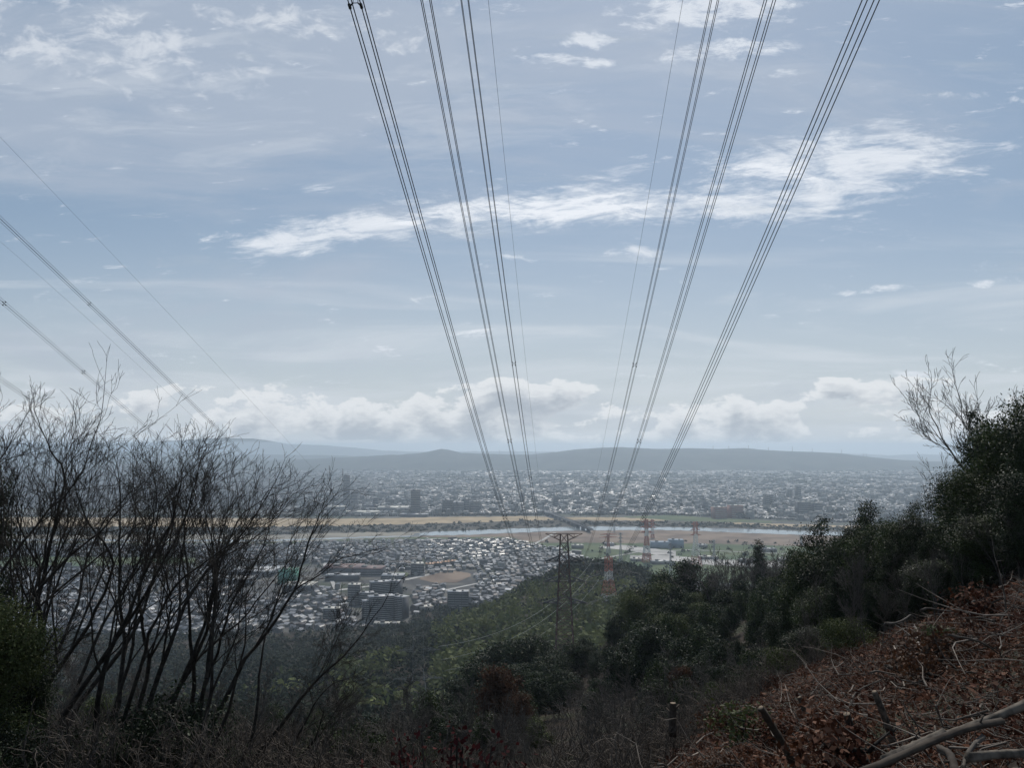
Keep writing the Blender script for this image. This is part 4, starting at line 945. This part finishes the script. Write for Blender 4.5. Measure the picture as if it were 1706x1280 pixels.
treeset(L,[EVf[0],EVf[1],EVf[2],EVf[3]],'evergreen of the wooded ridge,','evergreens of the near ridge',wh=((1110,1190,1270),(150,185),('at its left end','below the round topped tree','below the leafless crest trees','beside the right wood'),('on its front face','halfway up','along its crest')))
L=[]
for k in range(50):
    Y_=random.uniform(62,125); px_=random.uniform(1080,1345); L.append((px_,Y_,990+(125-Y_)*1.6+random.uniform(-8,25)+max(0,1230-px_)*.25))
treeset(L,[EVf[0],EVf[2],EVf[2],EVf[1]],'evergreen low on the ridge flank,','evergreens lower on the ridge',wf=.9,wh=((1150,1210,1280),(82,105),('above the post at the slope edge','right of the withered brown tree','left of the cleared slope edge','under the right wood'),('nearest the thicket','in the middle','highest up')))
place(EVf[0],*at(1134,190),hfor(1134,190,934)/8,None,'round topped tree standing out on the ridge crest')
place(EVc[1],*at(1262,180),hfor(1262,180,905)/9*.8,None,'slim dark conifer among the leafless ridge trees',sz=hfor(1262,180,905)/9)
for px_,Y_,pt,lb in [(835,95,1105,'rust brown withered tree below the dark evergreens'),(862,92,1150,'second rust brown tree, lower and to the right'),(1130,70,1105,'dark brown withered tree near the stake at the slope edge')]:
    h=max(3,hfor(px_,Y_,pt)); place(EVf[4],*at(px_,Y_),h/8*.75,None,lb,sz=h/8)
for px_,Y_,pt in [(300,22,1165),(340,24,1180),(150,20,1215),(90,19,1225),(210,26,1200),(560,40,1190),(620,42,1180),(20,18,1200),(1180,40,1190),(1130,38,1200),(1090,42,1185),(1240,42,1165),(1400,36,1060),(1290,40,1110),(500,30,1225),(700,38,1225)]:
    h=hfor(px_,Y_,pt); h=h if h>1.0 else 1.6; place(random.choice(BU),*at(px_,Y_),h/2.2*random.uniform(.9,1.2),None,'green leaved bush in the thicket, '+where(px_,Y_,(60,180,320,450,600,800,1150,1250,1350),(30,),('at the left edge','under the left evergreen','under the thick leafless trunk','under the middle of the grove','right of the grove','below the apartments','at the slope edge post','right of the edge post','below the right wood','beside the cleared slope'),('near','further off')),'bush',group='green bushes in the thicket')

# ---------------------------------------------------------------- leafless undergrowth
def merge_templates(tpl,X,Y,Z,S,rz,rs):
    Vs=[];Fs={};Ts={};o=0
    for i in range(len(X)):
        V,F=tpl[i%len(tpl)]; c,s=math.cos(rz[i]),math.sin(rz[i]); Q=V*S[i]
        Vs.append(np.stack([Q[:,0]*c-Q[:,1]*s+X[i],Q[:,0]*s+Q[:,1]*c+Y[i],Q[:,2]+Z[i]],-1)); t=rs.random()
        for f in F: Fs.setdefault(f.shape[1],[]).append(f+o); Ts.setdefault(f.shape[1],[]).append(np.full(len(f),t))
        o+=len(V)
    ks=list(Fs); return np.concatenate(Vs),[np.concatenate(Fs[k]) for k in ks],[np.concatenate(Ts[k]) for k in ks]
tpl=[]
for i in range(8):
    T_,B_=grow_bare(700+i,2.6,lean=(random.uniform(-.2,.3),0),levels=2,r0=.026,spread=.85,nstem=2,up=.02,twist=.28,dens=.95,trunk=.0)
    S_=T_+B_; v,f=tubes(np.array([q[0] for q in S_]),np.array([q[1] for q in S_]),np.maximum([q[2] for q in S_],.010),np.maximum([q[3] for q in S_],.008),3); tpl.append((v,f))
rs=np.random.default_rng(12)
xs=[];ys=[];ss=[]
def clearcut_x(Y): return np.interp(Y,[0,6,10,28,38,50],[2.0,.6,1.2,6.0,13.0,30.0])
for k in range(2600):
    Y_=math.exp(rs.uniform(math.log(17),math.log(430))); u=rs.uniform(-.78,.36); x=u*Y_
    if Y_<52 and x>clearcut_x(Y_)-.5: continue
    xs.append(x);ys.append(Y_);ss.append(rs.uniform(.7,1.25)*(1+.5*max(0,math.log(Y_/40))))
for k in range(900):
    Y_=rs.uniform(85,360);u=rs.uniform(-.30,.16);xs.append(u*Y_);ys.append(Y_);ss.append(rs.uniform(1.2,2.2))
for k in range(260):
    Y_=rs.uniform(24,50); x=clearcut_x(Y_)-rs.uniform(-.3,3.5); xs.append(x);ys.append(Y_);ss.append(rs.uniform(.5,1.1))
X=np.array(xs);Y=np.array(ys);S_=np.array(ss)
V,F,Tt=merge_templates(tpl,X,Y,gz(X,Y)-.1,S_,rs.uniform(0,6.28,len(X)),rs)
tag(mk('thicket',V,F,['twig_brown'],tint=Tt),label='tangled leafless brown thicket covering the gully and hillside',cat='thicket',kind='stuff')
# mid slope leafless trees as copies
L=[]
for k in range(120):
    Y_=math.exp(random.uniform(math.log(32),math.log(330))); u=random.uniform(-.66,.30)
    if 140<Y_<220 and u>-.09: continue
    x=u*Y_
    if Y_<55 and x>clearcut_x(Y_)-1.5: continue
    px_=853+u*FPX; h=random.uniform(3.2,6.5)
    if px_>430 and Y_<60: h*=.8
    place(random.choice(small),x,Y_,h/6,None,'leafless brown tree in the gully, '+where(px_,Y_,(150,330,520,700,860,1000),(50,80,130,200),('under the left evergreen','under the left grove','right of the left grove','below the apartments','left of the dark clump','in front of the dark clump','left of the cleared slope'),('nearest the viewer','a little way down','halfway down','beyond halfway','far down')),group='leafless trees of the gully')
for k in range(70):
    Y_=random.uniform(60,330);u=random.uniform(-.55,.12)
    if 140<Y_<230 and u>-.1: continue
    place(random.choice([EVf[3],EVf[1],EVf[2]]),u*Y_,Y_,random.uniform(.4,.7),None,'green tree among leafless gully trees, '+where(853+u*FPX,Y_,(250,500,700,860),(120,220),('under the left grove','right of the left grove','below the apartments','left of the dark clump','below the brown pylon'),('near','halfway down','far down')),group='green trees of the gully')

# ---------------------------------------------------------------- woods of the foothill
def wood(name,x,y,s,m,label,seed,per=16,leaf=.34,flat=1.1):
    z=gz(x,y); return blobs(name,x,y,z,s,m,label,per=per,leaf=leaf,flat=flat,seed=seed,cat='wood')
rs=np.random.default_rng(5)
n=19000; Yv=rs.uniform(300,1260,n);u=rs.uniform(-.75,.45,n);Xv=u*Yv;g=gz(Xv,Yv);k=(g>.3);Xv,Yv,g,u=Xv[k],Yv[k],g[k],u[k]
bam=(snoise(Xv,Yv,140)*.6+snoise(Xv,Yv,45)*.35+np.where((u>-.22)&(u<.2)&(Yv<960),.25,-.05)-np.clip((Yv-800)/150,0,.8)+rs.normal(size=len(Xv))*.08>.13)
bareb=(u<-.1)&(snoise(Xv,Yv,80)>.2)
kb=bam&~bareb; wood('bamboo_grove',Xv[kb],Yv[kb],rs.uniform(3.0,7.5,kb.sum()),'bamboo','pale green bamboo grove covering the lower slopes',8,per=18,leaf=.30,flat=1.5)
kd=(~bam&~bareb)|(bareb&(rs.random(len(Xv))<.45)); wood('foothill_wood',Xv[kd],Yv[kd],rs.uniform(3,6.5,kd.sum()),'wood_far','dark evergreen wood covering the spur above the town',9,per=18,leaf=.30,flat=1.3)
kk=np.where(bareb|((rs.random(len(Xv))<.20)))[0]; kk=kk[rs.permutation(len(kk))[:3000]]
V,F,Tt=merge_templates(tpl,Xv[kk],Yv[kk],g[kk],rs.uniform(2.0,3.6,len(kk)),rs.uniform(0,6.28,len(kk)),rs)
V0=V; tag(mk('bare_wood',V,F,['twig_brown'],tint=Tt),label='grey brown leafless wood on the lower slopes',cat='wood',kind='stuff')
x,y=at(1010,690); 
for k in range(9):
    place(EVf[4],x+random.uniform(-9,9),y+random.uniform(-8,2),random.uniform(.35,.55),None,'rusty shrub at the foot of the red and white pylon','shrub',group='rusty shrubs round the spur pylon')

# ---------------------------------------------------------------- cleared slope
rs=np.random.default_rng(21)
def slope_pts(n,ymin=2.2,ymax=52,pw=1.0):
    Y_=np.exp(rs.uniform(math.log(ymin),math.log(ymax),n)); lo=clearcut_x(Y_); hi=Y_*.80+2; lo=lo-rs.random(n)**2*(.6+.05*Y_); X_=lo+(hi-lo)*rs.random(n); return X_,Y_
X_,Y_=slope_pts(230000); cl=snoise(X_,Y_,1.3)+.5*snoise(X_,Y_,.5); k=cl+rs.normal(size=len(X_))*.5>-.55; X_,Y_=X_[k],Y_[k]
pile=np.clip(cl[k],0,1)*.22
Z_=gz(X_,Y_)+pile*rs.random(len(X_))+rs.random(len(X_))**3*.25*np.clip(Y_/20,.3,1)+.02
P=np.stack([X_,Y_,Z_],-1); nrm=np.tile([0,-.25,1.0],(len(P),1))+rs.normal(size=(len(P),3))*.55; s=np.exp(rs.normal(size=len(P))*.45)*.0145*(1+.085*Y_)
V=leaf_cloud(P,nrm,s,rs,.5); t=np.clip(.5+.5*rs.normal(size=len(P))*.45+.25*snoise(X_,Y_,3.0),0,1)
tag(mk('leaf_litter',V,[np.arange(len(V)).reshape(-1,4)],['litter'],tint=[t]),label='red brown dead leaves covering the cleared slope',cat='leaf litter',kind='stuff')
def curly(n,lmin,lmax,rmin,rmax,ymax=50,name='brushwood',m='stick',label='',zoff=.1,seg=4,dirz=.25,region=None,steep=None):
    X_,Y_=slope_pts(n,2.4,ymax)
    if region is not None: X_,Y_=region(X_,Y_)
    n=len(X_); P=np.stack([X_,Y_,gz(X_,Y_)+rs.random(n)*zoff*(1+Y_*.02)],-1); d=rs.normal(size=(n,3));d[:,2]=rs.normal(size=n)*dirz-.05
    if steep is not None: d[:,2]+=steep
    d/=np.linalg.norm(d,axis=1,keepdims=True); L_=rs.uniform(lmin,lmax,n)*np.clip(Y_/11,.35,1.3);r_=rs.uniform(rmin,rmax,n)*(1+.03*Y_);t=rs.random(n)
    A=[];B=[];ra=[];rb=[];tt=[]
    for k in range(seg):
        d=d+rs.normal(size=(n,3))*.28;d[:,2]*=.85;d/=np.linalg.norm(d,axis=1,keepdims=True);Q=P+d*(L_/seg)[:,None]
        Q[:,2]=np.maximum(Q[:,2],gz(Q[:,0],Q[:,1])+.01)
        A.append(P);B.append(Q);ra.append(r_*(1-.2*k));rb.append(r_*(1-.2*(k+1)));tt.append(t);P=Q
    v,f=tubes(np.concatenate(A),np.concatenate(B),np.concatenate(ra),np.concatenate(rb),4); tint=np.repeat(np.concatenate(tt),4)
    return tag(mk(name,v,f,[m],tint=[tint]),label=label,cat='brushwood',kind='stuff')
curly(13000,.12,.7,.002,.0055,label='pale cut twigs strewn over the cleared slope',name='brushwood')
curly(520,.6,1.9,.007,.015,label='thicker pale cut branches lying across the leaves',name='cut_branches',zoff=.25)
curly(2600,.2,.6,.0022,.004,label='thin dry stems standing in the leaves',name='dry_stems',steep=1.3,zoff=.02)
curly(1400,.4,1.2,.004,.011,m='bark',label='dark twigs lying between the leaves',name='dark_twigs',zoff=.2)
# brown fern and bramble clumps
for k in range(26):
    X1,Y1=slope_pts(1,9,46); x,y=float(X1[0]),float(Y1[0]); 
    o=leafy_tree(800+k,.55,1.3,['litter','leaf_rust','litter','leaf_olive'][k%4] if k<6 else 'litter',leaf=.035,clumps=70,per=14,name='withered_shrub',base=0) if k<6 else None
    if k<6: WS=(WS if k else [])+[o]
    place(WS[k%6],x,y,random.uniform(.7,1.7),None,'%s shrub on the cleared slope, '%('low withered reddish' if k%6 not in(1,3) else ('rust coloured' if k%6==1 else 'low olive green'))+where(853+x/y*FPX,y,(1150,1300,1450,1600),(16,28),('near its lower left edge','above the leaning stake','around the broken stump','under the right wood','by the right edge'),('close by','halfway off','far up')),'shrub',group='withered shrubs on the slope' if k%6 not in(1,3) else ('rust coloured shrubs on the slope' if k%6==1 else 'olive shrubs on the slope'))
def post(name,base,top,r0,r1,m,label,cat,capm='cut_wood',group=None,bend=.006,n=26,knots=2):
    b=Vector(base);t=Vector(top);o=empty(name,tuple(b),0,label,cat,group); d=t-b; Ld=d.length
    rr=np.random.default_rng(int(abs(base[0])*100)+int(Ld*977)); side=d.normalized().cross(Vector((0.3,0.2,1))).normalized(); up_=d.normalized().cross(side)
    w1,w2,p1_,p2_=rr.uniform(2,5),rr.uniform(2,6),rr.uniform(0,6),rr.uniform(0,6)
    pts=[d*(k/n)+side*(math.sin(w1*k/n+p1_)-math.sin(p1_))*bend*Ld*2+up_*(math.sin(w2*k/n+p2_)-math.sin(p2_))*bend*Ld*2 for k in range(n+1)]; pts[0]=-d*.10
    rad=np.array([(r0+(r1-r0)*k/n) for k in range(n+1)])*(1+.05*rr.normal(size=n+1))
    ns=14; v,f=polytube([tuple(p) for p in pts],rad,ns)
    P=np.repeat(np.array([tuple(p) for p in pts]),ns,0); rid=1+.10*np.tile(rr.normal(size=ns),n+1)+.07*rr.normal(size=len(P)); v=P+(v-P)*rid[:,None]
    mk('wood_body',v,f[:2],[m],o)
    dn=d.normalized(); c=pts[-1]; v2,f2=polytube([tuple(c-dn*.002),tuple(c+dn*.002)],[rad[-1]*.96,rad[-1]*.9],10); mk('cut_end',v2,f2,[capm],o)
    for q in range(knots):
        k=int(rr.integers(5,n-2)); a_=rr.uniform(0,6.28); out=(side*math.cos(a_)+up_*math.sin(a_)); p0=pts[k]; p1=p0+(out*1.0+dn*.8)*(rad[k]*2.2+.01)
        v3,f3=tubes([tuple(p0)],[tuple(p1)],rad[k]*.35,rad[k]*.22,6,True); mk('branch_stub',v3,f3,[m],o)
    return o
def G3(px_,Y_,dz=0): x,y=at(px_,Y_); return (x,y,float(gz(x,y))+dz)
def P3(px_,py_,Y_): u,v=ray(px_,py_); return (u*Y_,Y_,CAMZ+v*Y_)
post('wooden_stake',G3(1312,11.5),P3(1266,1178,11.2),.050,.042,'log_dark','thick brown stake leaning left at the middle of the slope','stake')
post('wooden_stake',G3(1418,10.5),P3(1412,1190,10.4),.052,.046,'log_dark','short broad stump like stake right of the leaning stake','stake')
post('wooden_stake',G3(1474,10.2),P3(1455,1155,10.0),.045,.035,'log_bark','tall thin pale stake right of the short one','stake')
post('wooden_stake',P3(1121,1222,24),P3(1120,1172,24),.11,.10,'log_dark','upright dark post with pale cut top at the slope edge','stake')
post('wooden_stake',G3(1335,17),P3(1331,1163,17),.05,.04,'log_dark','thin dark reddish stake behind the leaning stake','stake')
post('tree_stump',G3(1502,16),P3(1503,1098,16),.16,.13,'log_dark','dark broken stump standing in the middle of the slope','stump')
post('tree_stump',G3(1522,17.5),P3(1517,1106,17.5),.11,.09,'log_dark','smaller dark stump touching the broken stump','stump')
post('tree_stump',G3(1512,15.3),P3(1507,1135,15.3),.14,.12,'log_dark','low rotten stump in front of the broken stump','stump')
post('fallen_log',P3(1540,1238,5.2),P3(1770,1135,5.6),.020,.032,'log_bark','long pale log lying slanted at the bottom right','log',bend=.008)
post('fallen_log',P3(1480,1262,4.9),P3(1572,1220,5.0),.022,.024,'log_bark','short pale pole lying beside the long log','log',bend=.006)
post('fallen_log',P3(1440,1286,4.6),P3(1655,1214,5.0),.022,.020,'log_dark','dark rough branch lying under the pale poles','log',bend=.02)
post('fallen_log',P3(1625,1262,4.6),P3(1750,1250,4.7),.026,.022,'log_bark','thick grey log stub at the bottom right corner','log',bend=.008)
post('fallen_log',P3(1570,1252,4.5),P3(1620,1300,4.1),.02,.025,'log_dark','dark crooked branch crossing below the thick log stub','log',bend=.03)
post('fallen_log',P3(1635,1232,4.8),P3(1606,1270,4.6),.016,.013,'stick','thin pale branch upright against the log stub','log',bend=.04)
for k,(a,b,c,d_,Y_,lb) in enumerate([(1590,1062,1690,1100,12,'pale forked branch at the right of the slope'),(1455,1120,1502,1103,15.5,'pale branch leaning on the broken stump'),(1415,1180,1460,1120,15,'bleached branch left of the broken stump'),(1480,1040,1535,1045,20,'pale branch pointing right, high on the slope'),(1618,1040,1640,1005,21,'upright pale twig pair high at right'),(1540,1015,1600,990,24,'pale branch near the top of the cleared slope'),(1560,1180,1572,1215,8,'short bleached stick by the long log'),(1100,1275,1145,1272,8.5,'arched pale branch at the bottom edge'),(1660,1080,1706,1068,13,'pale crooked branch at the right edge')]):
    post('fallen_branch',P3(a,b,Y_),P3(c,d_,Y_*1.02),.012*Y_/9,.006*Y_/9,'stick',lb,'branch','stick',bend=.06,knots=1)
# red leaved sprigs at the bottom edge
def sprig(px_,py_,Y_,n,h,label):
    x,y,z=P3(px_,py_,Y_); zb_=float(gz(x,y)); o=empty('red_leaved_shrub',(x,y,zb_),0,label,'shrub'); rr=np.random.default_rng(n)
    A=[];B=[];P=[];top=z-zb_
    for k in range(n):
        b=np.array([rr.normal()*.03,rr.normal()*.03,0.]);e=np.array([rr.normal()*h*.62,rr.normal()*h*.5,top+rr.uniform(-.3,.12)*h]); m_=(b+e)/2+rr.normal(size=3)*.03
        A+=[b,m_];B+=[m_,e]
        for q in range(60): t=rr.uniform(.35,1.05)**.7; P.append(m_+(e-m_)*t+rr.normal(size=3)*.03)
    v,f=tubes(A,B,.006,.004,5); mk('stem',v,f,['bark'],o)
    P=np.array(P); V=leaf_cloud(P,rr.normal(size=(len(P),3)),rr.uniform(.009,.019,len(P)),rr,.6); mk('foliage',V,[np.arange(len(V)).reshape(-1,4)],['red_leaf'],o,tint=[rr.random(len(P))])
sprig(742,1262,3.4,16,.30,'dark red leaved shrub top at the bottom centre')
sprig(872,1290,3.0,5,.12,'small brownish leaf sprig right of the dark red shrub')
